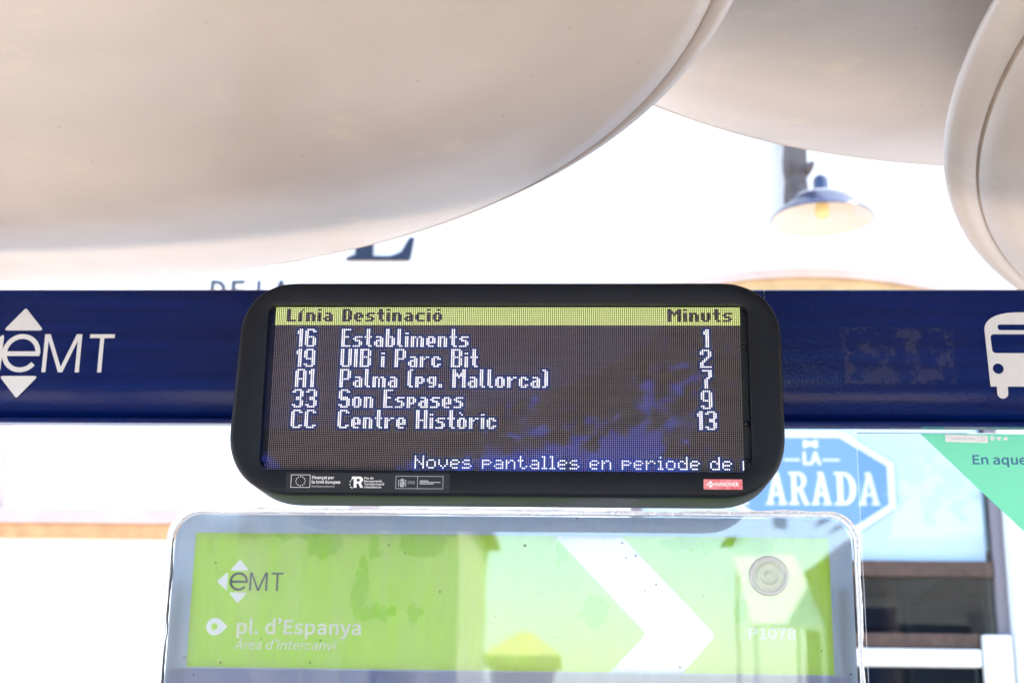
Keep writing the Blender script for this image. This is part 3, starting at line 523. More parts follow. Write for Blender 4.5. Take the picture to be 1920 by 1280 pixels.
for x0, x1 in ((-2.4, -.7300), (-.7285, .4000), (.4015, 2.4)):
    o = beam(x0, x1)
    for p in o.data.polygons: p.use_smooth = abs(p.normal.x) < .5 and abs(p.normal.z) < .999
    md = o.modifiers.new('edge', 'EDGE_SPLIT'); md.split_angle = R_(40)
# shader uses object space: shift so that object z equals world z
for sx in (-2.2, 2.2):
    bm = bmesh.new(); add_box(bm, sx-.05, sx+.05, .012, .082, .001, 2.238, .006); link('post', bm_mesh(bm), M_blue, shel)
M_glass = glassmat('clear_glass', 1.5, .7, (.93, .965, .97), 0.0, .0, wob=.02)
bm = bmesh.new(); add_box(bm, .60, 2.14, .066, .076, .35, 2.238); link('glass_pane', bm_mesh(bm), M_glass, shel)
YB = -.0004
def e_stroke(cx, cz, r, w, end=-36, ky=1.0):
    pts = [(cx+r*math.cos(R_(a)), cz+r*ky*math.sin(R_(a))) for a in range(-3, 360+end, 6)]
    return stroke(pts, w)
def emblem(k, x, z, y, th, sx=1.0, la=.62):
    """arrows and letters of the transport emblem: unit = height of the letter e"""
    T = lambda pts: [(x+a*k*sx, z+b*k) for a, b in pts]
    up_ = rpoly([(-.53, .60), (.53, .60), (0, 1.20)], .05); dn_ = rpoly([(-.51, -.60), (0, -1.18), (.51, -.60)], .05); lf_ = rpoly([(-la, -.52), (-la, .52), (-la-.58, 0)], .05)
    e_ = e_stroke(0, 0, .44, .125); w = .105
    M_ = stroke([(.64, -.5), (.64, .5)], w); 
    Mo = [(.585, -.5), (.69, -.5), (.69, .33), (1.02, -.5), (1.13, -.5), (1.46, .33), (1.46, -.5), (1.565, -.5), (1.565, .5), (1.42, .5), (1.075, -.36), (.73, .5), (.585, .5)]
    T_ = [(2.045, -.5), (2.15, -.5), (2.15, .40), (2.42, .40), (2.42, .5), (1.775, .5), (1.775, .40), (2.045, .40)]
    return [T(up_), T(dn_), T(lf_)], [T(e_), T([(-.40, -.075), (.49, -.075), (.49, .045), (-.40, .045)]), T(Mo), T(T_)]
ar, le = emblem(.0875, -1.250, 2.3955, YB, .0006, .985, .50)
for a in ar: link('emblem_arrow', flat([a], YB, .0008), M_decal, shel)
link('emblem_letters', join([flat([c], YB-.0001*(i == 1), .0008) for i, c in enumerate(le)]), M_decal, shel)
# bus pictogram
bx, hw = .969, .0965
body = [(bx-hw+.007, 2.326)]
body = [(bx-hw+.004, 2.326), (bx-hw+.017, 2.326), (bx-hw+.017, 2.315)]+[(bx-hw+.0285+.0115*math.cos(R_(a)), 2.311+.0115*math.sin(R_(a))) for a in range(180, 361, 20)]+[(bx-hw+.040, 2.326)]
rb = [(2*bx-a, b) for a, b in body][::-1]
body = body+rb
top = [(bx+hw*math.cos(R_(a))**.62 if a <= 90 else bx-hw*abs(math.cos(R_(a)))**.62, 2.452+.040*math.sin(R_(a))) for a in range(0, 181, 9)]
body = body+top
win_ = rpoly([(bx-.083, 2.400), (bx+.083, 2.400), (bx+.0855, 2.4425), (bx-.0855, 2.4425)], .009)
strip = rpoly([(bx-.068, 2.4515), (bx+.068, 2.4515), (bx+.068, 2.4645), (bx-.068, 2.4645)], .0062)
link('bus_pictogram', flat([body, win_, strip, ellipse(bx-.0735, 2.3655, .0115, .0115), ellipse(bx+.0735, 2.3655, .0115, .0115)], YB, .0008), M_decal, shel)

# ------------------------------------------------------------------ LED display
disp = thing('led_display', 'black LED departure board with rounded case listing bus lines and minutes', 'display', (-.155, -.14, 2.045))
M_case = pmat('black_case', (.006, .0085, .015), .42, .2, var=.25, vscale=5, bump=.05, bscale=900)
X0, X1, Z0, Z1 = -.7135, .4045, 2.0455, 2.4905
def outl(ins): 
    P_ = rr(X0+ins, X1-ins, Z0+ins, Z1-ins, tuple(max(.02, q-ins) for q in (.130, .125, .115, .135)), 14, 2.25)
    return [(x+(.012*max(0, (z-2.15)/.34) if x < -.155 else 0), z) for x, z in P_]
opn = lambda ins: rr(-.6475+ins, .3370-ins, 2.0965+ins, 2.4440-ins, tuple(max(.003, q-ins) for q in (.022, .022, .022, .022)), 14, 2.0)
L = [[(x, y, z) for x, z in o_] for y, o_ in ((-.060, outl(.016)), (-.068, outl(.006)), (-.080, outl(.001)), (-.210, outl(0)), (-.2195, outl(.0022)), (-.2235, outl(.0060)), (-.225, outl(.0115)), (-.225, opn(-.0022)), (-.2235, opn(0)), (-.196, opn(0)))]
o = link('case', bm_mesh(loft(L)), M_case, disp, True)
md = o.modifiers.new('edge', 'EDGE_SPLIT'); md.split_angle = R_(50)
link('back_cover', flat([outl(.0162)], -.062, .003), M_case, disp)
link('inner_frame', flat([opn(-.004)], -.1955, .003), M_black, disp)
def screw(x, z, r=.0045):
    return link('screw', bm_mesh(lathe([(r, 0), (r*.9, .0015), (r*.5, .003), (0, .0034)], (0, 0, 0), 16)), M_steel, disp) if False else None
for x, z, r in ((-.640, 2.405, .0035), (-.640, 2.113, .0065), (.3295, 2.360, .0065), (.3295, 2.20, .0065), (.3295, 2.125, .006)):
    bm = lathe([(r, 0), (r*.92, .002), (r*.6, .0045), (0, .0055)], (0, 0, 0), 18); me = bm_mesh(bm)
    me.transform(Matrix.Translation((x, -.1986, z)) @ Matrix.Rotation(R_(90), 4, 'X')); link('screw', me, pmat('dark_screw', (.05, .05, .055), .3, .5, metal=.6), disp, True)
NC, NR, PX = 240, 88, .96/240
PZ = .3421/88; SX, SZ, YD = -.1564, 2.2717, -.2
def led_board():
    mt = bpy.data.materials.new('led_matrix'); mt.use_nodes = True; n = mt.node_tree; p = n.nodes['Principled BSDF']
    uv = n.nodes.new('ShaderNodeUVMap'); sp_ = n.nodes.new('ShaderNodeSeparateXYZ'); n.links.new(uv.outputs[0], sp_.inputs[0])
    def frac(s):
        a = n.nodes.new('ShaderNodeMath'); a.operation = 'FRACT'; n.links.new(s, a.inputs[0])
        b = n.nodes.new('ShaderNodeMath'); b.operation = 'SUBTRACT'; b.inputs[1].default_value = .5; n.links.new(a.outputs[0], b.inputs[0]); return b.outputs[0]
    c = n.nodes.new('ShaderNodeCombineXYZ'); n.links.new(frac(sp_.outputs[0]), c.inputs[0]); n.links.new(frac(sp_.outputs[1]), c.inputs[1])
    ln = n.nodes.new('ShaderNodeVectorMath'); ln.operation = 'LENGTH'; n.links.new(c.outputs[0], ln.inputs[0])
    lt = n.nodes.new('ShaderNodeMath'); lt.operation = 'LESS_THAN'; lt.inputs[1].default_value = .27; n.links.new(ln.outputs['Value'], lt.inputs[0])
    # seam between the two cabinets
    sb = n.nodes.new('ShaderNodeMath'); sb.operation = 'SUBTRACT'; sb.inputs[1].default_value = 120; n.links.new(sp_.outputs[0], sb.inputs[0])
    ab = n.nodes.new('ShaderNodeMath'); ab.operation = 'ABSOLUTE'; n.links.new(sb.outputs[0], ab.inputs[0])
    gt = n.nodes.new('ShaderNodeMath'); gt.operation = 'GREATER_THAN'; gt.inputs[1].default_value = .22; n.links.new(ab.outputs[0], gt.inputs[0])
    ml = n.nodes.new('ShaderNodeMath'); ml.operation = 'MULTIPLY'; n.links.new(lt.outputs[0], ml.inputs[0])
    ml.inputs[1].default_value = 1
    ns = n.nodes.new('ShaderNodeTexNoise'); ns.inputs['Scale'].default_value = .05; n.links.new(uv.outputs[0], ns.inputs['Vector'])
    rp = n.nodes.new('ShaderNodeValToRGB'); rp.color_ramp.elements[0].color = (.42, .34, .32, 1); rp.color_ramp.elements[1].color = (.38, .36, .40, 1); n.links.new(ns.outputs['Fac'], rp.inputs[0])
    mx = n.nodes.new('ShaderNodeMix'); mx.data_type = 'RGBA'; mx.inputs['A'].default_value = (.016, .012, .011, 1); n.links.new(rp.outputs[0], mx.inputs['B']); n.links.new(ml.outputs[0], mx.inputs['Factor'])
    m2 = n.nodes.new('ShaderNodeMix'); m2.data_type = 'RGBA'; m2.inputs['A'].default_value = (.004, .004, .006, 1); n.links.new(mx.outputs['Result'], m2.inputs['B']); n.links.new(gt.outputs[0], m2.inputs['Factor'])
    n.links.new(m2.outputs['Result'], p.inputs['Base Color']); p.inputs['Roughness'].default_value = .6; p.inputs['Specular IOR Level'].default_value = .3
    return mt
bm = bmesh.new(); uvl = bm.loops.layers.uv.new('UVMap')
hx, hz = NC*PX/2, NR*PZ/2
f = bm.faces.new([bm.verts.new(v) for v in ((SX-hx, YD, SZ-hz), (SX+hx, YD, SZ-hz), (SX+hx, YD, SZ+hz), (SX-hx, YD, SZ+hz))])
for lp, u in zip(f.loops, ((0, 0), (NC, 0), (NC, NR), (0, NR))): lp[uvl].uv = u
me = bpy.data.meshes.new('m'); bm.to_mesh(me); bm.free(); board = link('led_panel', me, led_board(), disp)
# glyphs of the display, rows top to bottom
def G(s, top=0): return top, s.split('/')
BIG = {'1': G('.XX/XXX/XXX/.XX/.XX/.XX/.XX/.XX/.XX/.XX'), '6': G('.XXXX./XX..XX/XX..../XX..../XXXXX./XX..XX/XX..XX/XX..XX/XX..XX/.XXXX.'),
 '9': G('.XXXX./XX..XX/XX..XX/XX..XX/XX..XX/.XXXXX/....XX/....XX/XX..XX/.XXXX.'), '3': G('.XXXX./XX..XX/....XX/....XX/..XXX./..XXX./....XX/....XX/XX..XX/.XXXX.'),
 '2': G('.XXXX./XX..XX/XX..XX/....XX/...XX./..XX../.XX.../XX..../XX..../XXXXXX'), '7': G('XXXXX/...XX/...XX/...XX/..XX./.XX../.XX../.XX../.XX../.XX..'),
 'A': G('.XXXX./XX..XX/XX..XX/XX..XX/XX..XX/XXXXXX/XX..XX/XX..XX/XX..XX/XX..XX'), 'C': G('.XXXX./XX..XX/XX..../XX..../XX..../XX..../XX..../XX..../XX..XX/.XXXX.'),
 'E': G('XXXXX/XX.../XX.../XX.../XXXX./XX.../XX.../XX.../XX.../XXXXX'), 's': G('.XXXX/XX.../.XXX./...XX/...XX/XXXX.', 4), 't': G('.XX./.XX./.XX./.XX./XXXX/.XX./.XX./.XX./.XX./..XX'),
 'a': G('.XXX./...XX/.XXXX/XX.XX/XX.XX/.XXXX', 4), 'b': G('XX.../XX.../XX.../XX.../XXXX./XX.XX/XX.XX/XX.XX/XX.XX/XXXX.'), 'l': G('XX./XX./XX./XX./XX./XX./XX./XX./XX./.XX'),
 'i': G('XX/../XX/XX/XX/XX/XX/XX', 2), 'm': G('XXX.XX./XX.X.XX/XX.X.XX/XX.X.XX/XX.X.XX/XX.X.XX', 4), 'e': G('.XXX./XX.XX/XX.XX/XXXXX/XX.../.XXX.', 4), 'n': G('XXXX./XX.XX/XX.XX/XX.XX/XX.XX/XX.XX', 4),
 'U': G('XX..XX/XX..XX/XX..XX/XX..XX/XX..XX/XX..XX/XX..XX/XX..XX/XX..XX/.XXXX.'), 'I': G('/'.join(['XX']*10)), 'B': G('XXXXX./XX..XX/XX..XX/XX..XX/XXXXX./XX..XX/XX..XX/XX..XX/XX..XX/XXXXX.'),
 'P': G('XXXXX./XX..XX/XX..XX/XX..XX/XX..XX/XXXXX./XX..../XX..../XX..../XX....'), 'r': G('XX.XX/XXX../XX.../XX.../XX.../XX...', 4), 'c': G('.XXX./XX.XX/XX.../XX.../XX.XX/.XXX.', 4),
 '(': G('.XX/XX./XX./XX./XX./XX./XX./XX./XX./.XX'), ')': G('XX./.XX/.XX/.XX/.XX/.XX/.XX/.XX/.XX/XX.'), 'p': G('XXXX./XX.XX/XX.XX/XXXX./XX.../XX...', 4), 'g': G('.XXXX/XX.XX/XX.XX/.XXXX/...XX/.XXX.', 4),
 '.': G('XX/XX', 8), 'M': G('XX...XX/XX...XX/XXX.XXX/XXXXXXX/XX.X.XX/XX...XX/XX...XX/XX...XX/XX...XX/XX...XX'), 'S': G('.XXXX./XX..XX/XX..../XX..../XXXXX./.XXXXX/....XX/....XX/XX..XX/.XXXX.'),
 'o': G('.XXX./XX.XX/XX.XX/XX.XX/XX.XX/.XXX.', 4), 'H': G('XX..XX/XX..XX/XX..XX/XX..XX/XX..XX/XXXXXX/XX..XX/XX..XX/XX..XX/XX..XX'), 'ò': G('.X.../..X../...../.XXX./XX.XX/XX.XX/XX.XX/XX.XX/.XXX.', 1)}
HEAD = {'L': G('XX.../XX.../XX.../XX.../XX.../XX.../XXXXX', 1), 'í': G('..X/.X./XX./XX./XX./XX./XX.', 1), 'n': G('XXXX./XX.XX/XX.XX/XX.XX/XX.XX', 3), 'i': G('XX/../XX/XX/XX/XX/XX', 1), 'a': G('.XXX./...XX/.XXXX/XX.XX/.XXXX', 3),
 'D': G('XXXX./XX.XX/XX.XX/XX.XX/XX.XX/XX.XX/XXXX.', 1), 'e': G('.XXX./XX.XX/XXXXX/XX.../.XXX.', 3), 's': G('.XXXX/XX.../.XXX./...XX/XXXX.', 3), 't': G('.XX./.XX./XXXX/.XX./.XX./.XX./..XX', 1), 'c': G('.XXXX/XX.../XX.../XX.../.XXXX', 3),
 'ó': G('..XX./...../.XXX./XX.XX/XX.XX/XX.XX/.XXX.', 1), 'M': G('XX...XX/XXX.XXX/XXXXXXX/XX.X.XX/XX...XX/XX...XX/XX...XX', 1), 'u': G('XX.XX/XX.XX/XX.XX/XX.XX/.XXX.', 3)}
LOW = {'N': G('X...X/X...X/XX..X/X.X.X/X..XX/X...X/X...X'), 'o': G('.XXX./X...X/X...X/X...X/.XXX.', 2), 'v': G('X...X/X...X/X...X/.X.X./..X..', 2), 'e': G('.XXX./X...X/XXXX./X..../.XXX.', 2), 's': G('.XXX./X..../.XXX./....X/XXXX.', 2),
 'p': G('XXXX./X...X/XXXX./X..../X....', 2), 'a': G('.XXX./....X/.XXXX/X...X/.XXXX', 2), 'n': G('X.XX./XX..X/X...X/X...X/X...X', 2), 't': G('.X.../.X.../XXX../.X.../.X.../.X..X/..XX.'), 'l': G('XX./.X./.X./.X./.X./.X./XXX'),
 'r': G('X.XX./XX..X/X..../X..../X....', 2), 'i': G('.X./.../XX./.X./.X./.X./XXX'), 'd': G('....X/....X/.XX.X/X..XX/X...X/X...X/.XXXX')}
lit, head = {}, set((c, r) for c in range(NC) for r in range(10))
def put(font, s, col, row, erase=False, space=4):
    for ch in s:
        if ch == ' ': col += space; continue
        top, rows = font[ch]
        for j, q in enumerate(rows):
            for i, k in enumerate(q):
                if k == 'X' and 0 <= col+i < NC:
                    if erase: head.discard((col+i, row+top+j))
                    else: lit[(col+i, row+top+j)] = 1
        col += len(rows[0])+1
    return col
put(HEAD, 'Línia', 6, 0, True); put(HEAD, 'Destinació', 35, 0, True); put(HEAD, 'Minuts', 203, 0, True)
for r, words in enumerate(WORDS):
    for s, c in words: put(BIG, s, c, 12+11*r)
put(LOW, 'Noves pantalles en periode de', 75, 80)
for r in range(82, 87): lit[(239, r)] = 1
def led_mesh(cells, frac_, y):
    bm = bmesh.new()
    for c, r in cells:
        x = SX+(c-119.5)*PX; z = SZ+(43.5-r)*PZ; a = PX*frac_/2; b = PZ*frac_/2; k = .45
        bm.faces.new([bm.verts.new((x+u*a, y, z+v*b)) for u, v in ((-1, -k), (-k, -1), (k, -1), (1, -k), (1, k), (k, 1), (-k, 1), (-1, k))])
    me = bpy.data.meshes.new('m'); bm.to_mesh(me); bm.free(); return me
M_led = pmat('white_led', (.3, .3, .3), .5, emit=(1.0, .93, 1.0), estr=.34)
M_ledy = pmat('yellow_green_led', (.3, .3, .3), .5, emit=(.64, .70, .24), estr=.26)
M_glow = pmat('led_halo', (.02, .02, .03), .5, emit=(.10, .22, .80), estr=.028)  # scattered-light halo painted as dim emission on lit and neighbouring cells
M_glowy = pmat('led_halo_green', (.02, .02, .01), .5, emit=(.42, .52, .07), estr=.085)  # same halo painted in behind the header cells
link('lit_text', led_mesh(lit, .62, YD-.0016), M_led, disp); link('lit_header', led_mesh(head, .62, YD-.0016), M_ledy, disp)
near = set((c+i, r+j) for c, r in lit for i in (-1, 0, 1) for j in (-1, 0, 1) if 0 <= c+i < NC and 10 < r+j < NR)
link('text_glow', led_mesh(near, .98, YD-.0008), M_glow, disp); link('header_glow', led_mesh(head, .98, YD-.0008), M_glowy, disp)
bm = bmesh.new(); add_box(bm, -.6478, .3373, -.2135, -.2115, 2.0962, 2.4443)
link('cover_glass', bm_mesh(bm), glassmat('cover_glass', 1.5, .55, (.96, .965, .97), 0.0, .0, (.07, .12, .85), wob=.01), disp)
# labels on the lower bezel
YF = -.2252
M_film = pmat('grey_film', (.014, .016, .023), .36, .3); M_grey = pmat('grey_print', (.42, .45, .50), .5, .3); M_prt = pmat('white_label_print', (.75, .77, .80), .5, .3)
link('label_film', flat([[(-.590, 2.0475+.004), (-.262, 2.0475+.004), (-.262, 2.0905), (-.590, 2.0905)]], YF+.0001, .0003), M_film, disp)
YT = YF-.0003
def frame(x0, x1, z0, z1, t): return [[(x0, z0), (x1, z0), (x1, z1), (x0, z1)], [(x0+t, z0+t), (x1-t, z0+t), (x1-t, z1-t), (x0+t, z1-t)]]
def star(cx, cz, r): return [(cx+(r if i % 2 == 0 else r*.45)*math.sin(math.pi*i/5), cz+(r if i % 2 == 0 else r*.45)*math.cos(math.pi*i/5)) for i in range(10)][::-1]
ms = [flat(frame(-.580, -.541, 2.0605, 2.0865, .0008), YT, .0003)]+[flat([star(-.5605+.0092*math.sin(2*math.pi*i/12), 2.0735+.0092*math.cos(2*math.pi*i/12), .0016)], YT, .0003) for i in range(12)]
link('flag_print', join(ms), M_prt, disp)
ms = [text('Finançat per', -.5375, -.4935, 2.0782, .0055, YT, .035, thick=.0003), text('la Unió Europea', -.5375, -.4810, 2.0692, .0055, YT, .035, thick=.0003)]
link('label_print', join(ms), M_prt, disp); link('label_print', text('NextGenerationEU', -.5375, -.4915, 2.0612, .0040, YT, 0, thick=.0003), M_grey, disp)
ms = [text('Pla de', -.4325, -.4140, 2.0785, .0036, YT, .03, thick=.0003), text('Recuperació,', -.4325, -.3960, 2.0725, .0036, YT, .03, thick=.0003), text('Transformació', -.4325, -.3925, 2.0665, .0036, YT, .03, thick=.0003), text('i Resiliència', -.4325, -.3985, 2.0605, .0036, YT, .03, thick=.0003)]
link('label_print', join(ms), M_prt, disp)
Rm = [(-.4535, 2.0610), (-.4475, 2.0610), (-.4475, 2.0695), (-.4440, 2.0695), (-.4400, 2.0610), (-.4345, 2.0610), (-.4390, 2.0705)]+[(-.4425+.0075*math.cos(R_(a)), 2.0768+.0065*math.sin(R_(a))) for a in range(-55, 91, 15)]+[(-.4575, 2.0833), (-.4575, 2.0785), (-.4535, 2.0785)]
Rh = [(-.4475, 2.0735), (-.4430, 2.0735), (-.4405, 2.0760), (-.4430, 2.0790), (-.4475, 2.0790)]
ms = [flat([Rm, Rh], YT, .0003)]+[flat([ellipse(-.4560-.005*math.sin(R_(a)), 2.0690+.0085*math.cos(R_(a)), .0012, .0012, 10)], YT, .0003) for a in (20, 60, 100, 140, 175)]
link('letter_mark', join(ms), M_prt, disp)
ms = [flat(frame(-.3695, -.2745, 2.0595, 2.0850, .0008), YT, .0003), flat([[(-.3262, 2.0605), (-.3254, 2.0605), (-.3254, 2.084), (-.3262, 2.084)]], YT, .0003)]
ms += [text('GOBIERNO', -.3455, -.3310, 2.0727, .0022, YT, 0, thick=.0003), text('DE ESPAÑA', -.3455, -.3310, 2.0692, .0022, YT, 0, thick=.0003)]
ms += [flat([rr(-.3215, b_, z_, z_+.0016, .0003, 2)], YT, .0003) for b_, z_ in ((-.304, 2.0748), (-.280, 2.0718), (-.294, 2.0688))]
# coat of arms: crown, shield, two pillars
ms += [flat([rpoly([(-.3600, 2.0630), (-.3525, 2.0630), (-.3518, 2.0740), (-.3607, 2.0740)], .002, 3), [(-.3588, 2.0690), (-.3566, 2.0690), (-.3566, 2.0725), (-.3588, 2.0725)], [(-.3558, 2.0650), (-.3538, 2.0650), (-.3538, 2.0682), (-.3558, 2.0682)]], YT, .0003),
       flat([[(-.3600, 2.0752), (-.3526, 2.0752), (-.3516, 2.0790), (-.3540, 2.0772), (-.3563, 2.0805), (-.3586, 2.0772), (-.3610, 2.0790)]], YT, .0003)]
for px_ in (-.3640, -.3502): ms += [flat([[(px_, 2.0640), (px_+.0014, 2.0640), (px_+.0014, 2.0735), (px_, 2.0735)]], YT, .0003), flat([ellipse(px_+.0007, 2.0755, .0013, .0013, 10)], YT, .0003)]
link('arms_print', join(ms), M_grey, disp)
M_red = pmat('red_label', (.62, .10, .13), .4, .4, var=.25, vscale=90, vcol=(.75, .30, .32))
link('maker_label', flat([rr(.2400, .3160, 2.0622, 2.0825, .0012, 3)], YF+.0001, .0004), M_red, disp)
cx_, cz_ = .2535, 2.0725
ms = [text('HANOVER', .2635, .3085, 2.0690, .0072, YT, .045, thick=.0003)]
ms += [flat([q], YT, .0003) for q in ([(cx_-.0030, cz_+.0008), (cx_+.0030, cz_+.0008), (cx_+.0030, cz_+.0042), (cx_, cz_+.0075), (cx_-.0030, cz_+.0042)], [(cx_-.0030, cz_-.0008), (cx_-.0030, cz_-.0042), (cx_, cz_-.0075), (cx_+.0030, cz_-.0042), (cx_+.0030, cz_-.0008)], [(cx_-.0042, cz_-.0035), (cx_-.0042, cz_+.0035), (cx_-.0080, cz_)], [(cx_+.0042, cz_+.0035), (cx_+.0042, cz_-.0035), (cx_+.0080, cz_)])]
link('maker_print', join(ms), M_prt, disp)
# bracket behind the case
br = box('bracket', -.42, .10, -.061, -.001, 2.30, 2.50, M_rubber, disp, .004)
# ------------------------------------------------------------------ stop sign panel behind acrylic
YP = .05
panel = thing('stop_sign_panel', 'green stop panel behind worn clear acrylic reading pl. d\'Espanya', 'sign panel', (-.155, YP, 0))
def sheet_mat(name, base, trl=.5, rough=.5):
    mt = bpy.data.materials.new(name); mt.use_nodes = True; n = mt.node_tree; n.nodes.clear()
    out = n.nodes.new('ShaderNodeOutputMaterial'); mx = n.nodes.new('ShaderNodeMixShader'); mx.inputs[0].default_value = trl
    a = n.nodes.new('ShaderNodeBsdfDiffuse'); b = n.nodes.new('ShaderNodeBsdfTranslucent')
    for q in (a, b): q.inputs['Color'].default_value = (*base, 1)
    n.links.new(a.outputs[0], mx.inputs[1]); n.links.new(b.outputs[0], mx.inputs[2]); n.links.new(mx.outputs[0], out.inputs[0])
    return mt, n, a, b
M_back, *_ = sheet_mat('frosted_backing', (.50, .60, .72), .5)
M_lower, *_ = sheet_mat('lavender_sheet', (.52, .57, .78), .5)
M_green, gn, ga, gb = sheet_mat('green_sheet', (.38, .74, .07), .24)
# damp patches where the film has wetted to the acrylic
tc = gn.nodes.new('ShaderNodeTexCoord'); nz = gn.nodes.new('ShaderNodeTexNoise'); nz.inputs['Scale'].default_value = 45; nz.inputs['Detail'].default_value = 7; gn.links.new(tc.outputs['Object'], nz.inputs['Vector'])
wp = gn.nodes.new('ShaderNodeVectorMath'); wp.operation = 'MULTIPLY_ADD'; wp.inputs[1].default_value = (.045, 0, .045)
gn.links.new(nz.outputs['Color'], wp.inputs[0]); gn.links.new(tc.outputs['Object'], wp.inputs[2])
BL = [(-.553, 1.985, .040, .034), (-.610, 2.000, .060, .010), (-.447, 1.978, .015, .030), (-.470, 1.912, .016, .052), (-.479, 1.870, .014, .034), (-.442, 1.838, .052, .018), (-.356, 1.838, .022, .018), (-.341, 1.985, .054, .030), (-.045, 1.968, .010, .026), (.030, 1.845, .032, .034), (.336, 1.850, .010, .026), (.240, 1.992, .07, .020), (.36, 1.985, .05, .024)]
cur = None
for x, z, a, b in BL:
    s1 = gn.nodes.new('ShaderNodeVectorMath'); s1.operation = 'SUBTRACT'; s1.inputs[1].default_value = (x+.155+.0225, 0, z+.0225); gn.links.new(wp.outputs[0], s1.inputs[0])
    s2 = gn.nodes.new('ShaderNodeVectorMath'); s2.operation = 'MULTIPLY'; s2.inputs[1].default_value = (1/a, 0, 1/b); gn.links.new(s1.outputs[0], s2.inputs[0])
    s3 = gn.nodes.new('ShaderNodeVectorMath'); s3.operation = 'LENGTH'; gn.links.new(s2.outputs[0], s3.inputs[0])
    if cur is None: cur = s3.outputs['Value']
    else:
        mn = gn.nodes.new('ShaderNodeMath'); mn.operation = 'MINIMUM'; gn.links.new(cur, mn.inputs[0]); gn.links.new(s3.outputs['Value'], mn.inputs[1]); cur = mn.outputs[0]
rp = gn.nodes.new('ShaderNodeValToRGB'); rp.color_ramp.elements[0].position = .90; rp.color_ramp.elements[1].position = 1.0
gn.links.new(cur, rp.inputs[0])
cm = gn.nodes.new('ShaderNodeMix'); cm.data_type = 'RGBA'; cm.inputs['A'].default_value = (.50, .84, .04, 1); cm.inputs['B'].default_value = (.64, .91, .18, 1); gn.links.new(rp.outputs[0], cm.inputs['Factor'])
for q in (ga, gb): gn.links.new(cm.outputs['Result'], q.inputs['Color'])
PX0, PX1, PZT = -.884, .574, 2.046
link('board', flat([rr(PX0, PX1, .72, PZT, .055, 8), rr(-.832, .519, 1.726, 1.998, .002, 1)], YP+.006, .005), M_back, panel)
link('lower_sheet', flat([rr(-.872, .562, .735, 1.7170, .003, 2)], YP, .0010), M_lower, panel)
M_pw, *_ = sheet_mat('print_white', (.88, .90, .95), .45)
M_pd = pmat('dark_green_print', (.03, .075, .075), .5, .3)
YQ = YP-.0013
chev = [(-.0585, 2.0050), (.0850, 2.0050)]+rpoly([(.0850, 2.0050), (.2830, 1.7990), (.2120, 1.7210)], .018, 6)[7:14]+[(.2120, 1.7210), (.0610, 1.7210)]+rpoly([(.0610, 1.7210), (.1370, 1.8000), (-.0585, 2.0050)], .012, 6)[7:14]
right_edge, left_edge = chev[1:10], chev[10:]+chev[:1]
ar, le = emblem(.0392, -.738, 1.9010, YQ, .0004, 1.02)
pin = [(-.7835+.0185*math.cos(R_(a)), 1.8050+.0185*math.sin(R_(a))) for a in range(50, 311, 10)]
pin = pin+rpoly([pin[-1], (-.7555, 1.8050), pin[0]], .004, 4)[5:10]
pin_eye = ellipse(-.7845, 1.8050, .0075, .0075, 20)
M_tw, *_ = sheet_mat('opaque_white_ink', (.95, .95, .96), .0)
# the film is cut out behind the white arrows and pin
gl = [[(-.8395, 1.7205), (.0610, 1.7205)]+left_edge[1:-1]+[(-.0590, 2.0055), (-.8395, 2.0055)]]+ar+[pin, pin_eye]
gr_ = [[(.5265, 1.7205), (.5265, 2.0055), (.0855, 2.0055)]+right_edge[1:-1]+[(.2125, 1.7205)]]
link('green_header', join([flat_big([cleaned(c) for c in gl], YP, .0006), flat_big([cleaned(c) for c in gr_], YP, .0006)]), M_green, panel)
for a in ar: link('emblem_arrow', flat([a], YQ, .0004), M_pw, panel)
link('emblem_letters', join([flat([c], YQ-.0002-.0001*(i == 1), .0004) for i, c in enumerate(le)]), M_pd, panel)
link('chevron', flat([chev], YQ, .0004), M_pw, panel)
link('pin_mark', flat([pin, pin_eye], YQ, .0004), M_pw, panel)
link('stop_name', text('pl. d’Espanya', -.735, -.4695, 1.7915, .0285, YP-.0008, .034, thick=.0003, gap=14), M_tw, panel)
link('stop_subtitle', text('Àrea d’intercanvi', -.738, -.5230, 1.7590, .0185, YP-.0008, .008, shear=.22, thick=.0003), M_tw, panel)
link('stop_number', text('P1078', .352, .449, 1.7930, .0215, YP-.0008, .03, thick=.0003, gap=14), M_tw, panel)
M_acr = glassmat('worn_acrylic', 1.5, 1.7, (.97, .98, .98), .0, .0, (.93, .97, 1.0), wob=.03, dust=.10)
link('acrylic_cover', flat([rr(PX0-.004, PX1+.004, .715, PZT+.004, .058, 8)], .044, .004), M_acr, panel)
# clear silicone bead, uneven, round the cover
random.seed(7)
pts = []; P0 = rr(PX0-.010, PX1+.010, .71, PZT+.008, .062, 10)
for i in range(len(P0)):
    a, b = P0[i], P0[(i+1) % len(P0)]; n_ = max(1, int(math.hypot(b[0]-a[0], b[1]-a[1])/.008))
    pts += [(a[0]+(b[0]-a[0])*k/n_, a[1]+(b[1]-a[1])*k/n_) for k in range(n_)]
ph = [random.uniform(0, 6) for _ in range(4)]
rad = []
P3 = []
for i, (x, z) in enumerate(pts):
    w_ = .0015*math.sin(i*.07+ph[0])+.0010*math.sin(i*.31+ph[1])+random.uniform(-.0006, .0006)
    rad.append(.0068+w_*.9); P3.append((x+w_*.5, .045, z+w_*.5))
M_sil = pmat('clear_silicone', (.93, .94, .95), .15, .5, trans=.7, bump=.5, bscale=120)
link('silicone_bead', bm_mesh(tube(P3, .006, 8, True, rad)), M_sil, panel, True)
gap = [(x, z) for x, z in pts if x < PX0+.03 and z > 1.0]
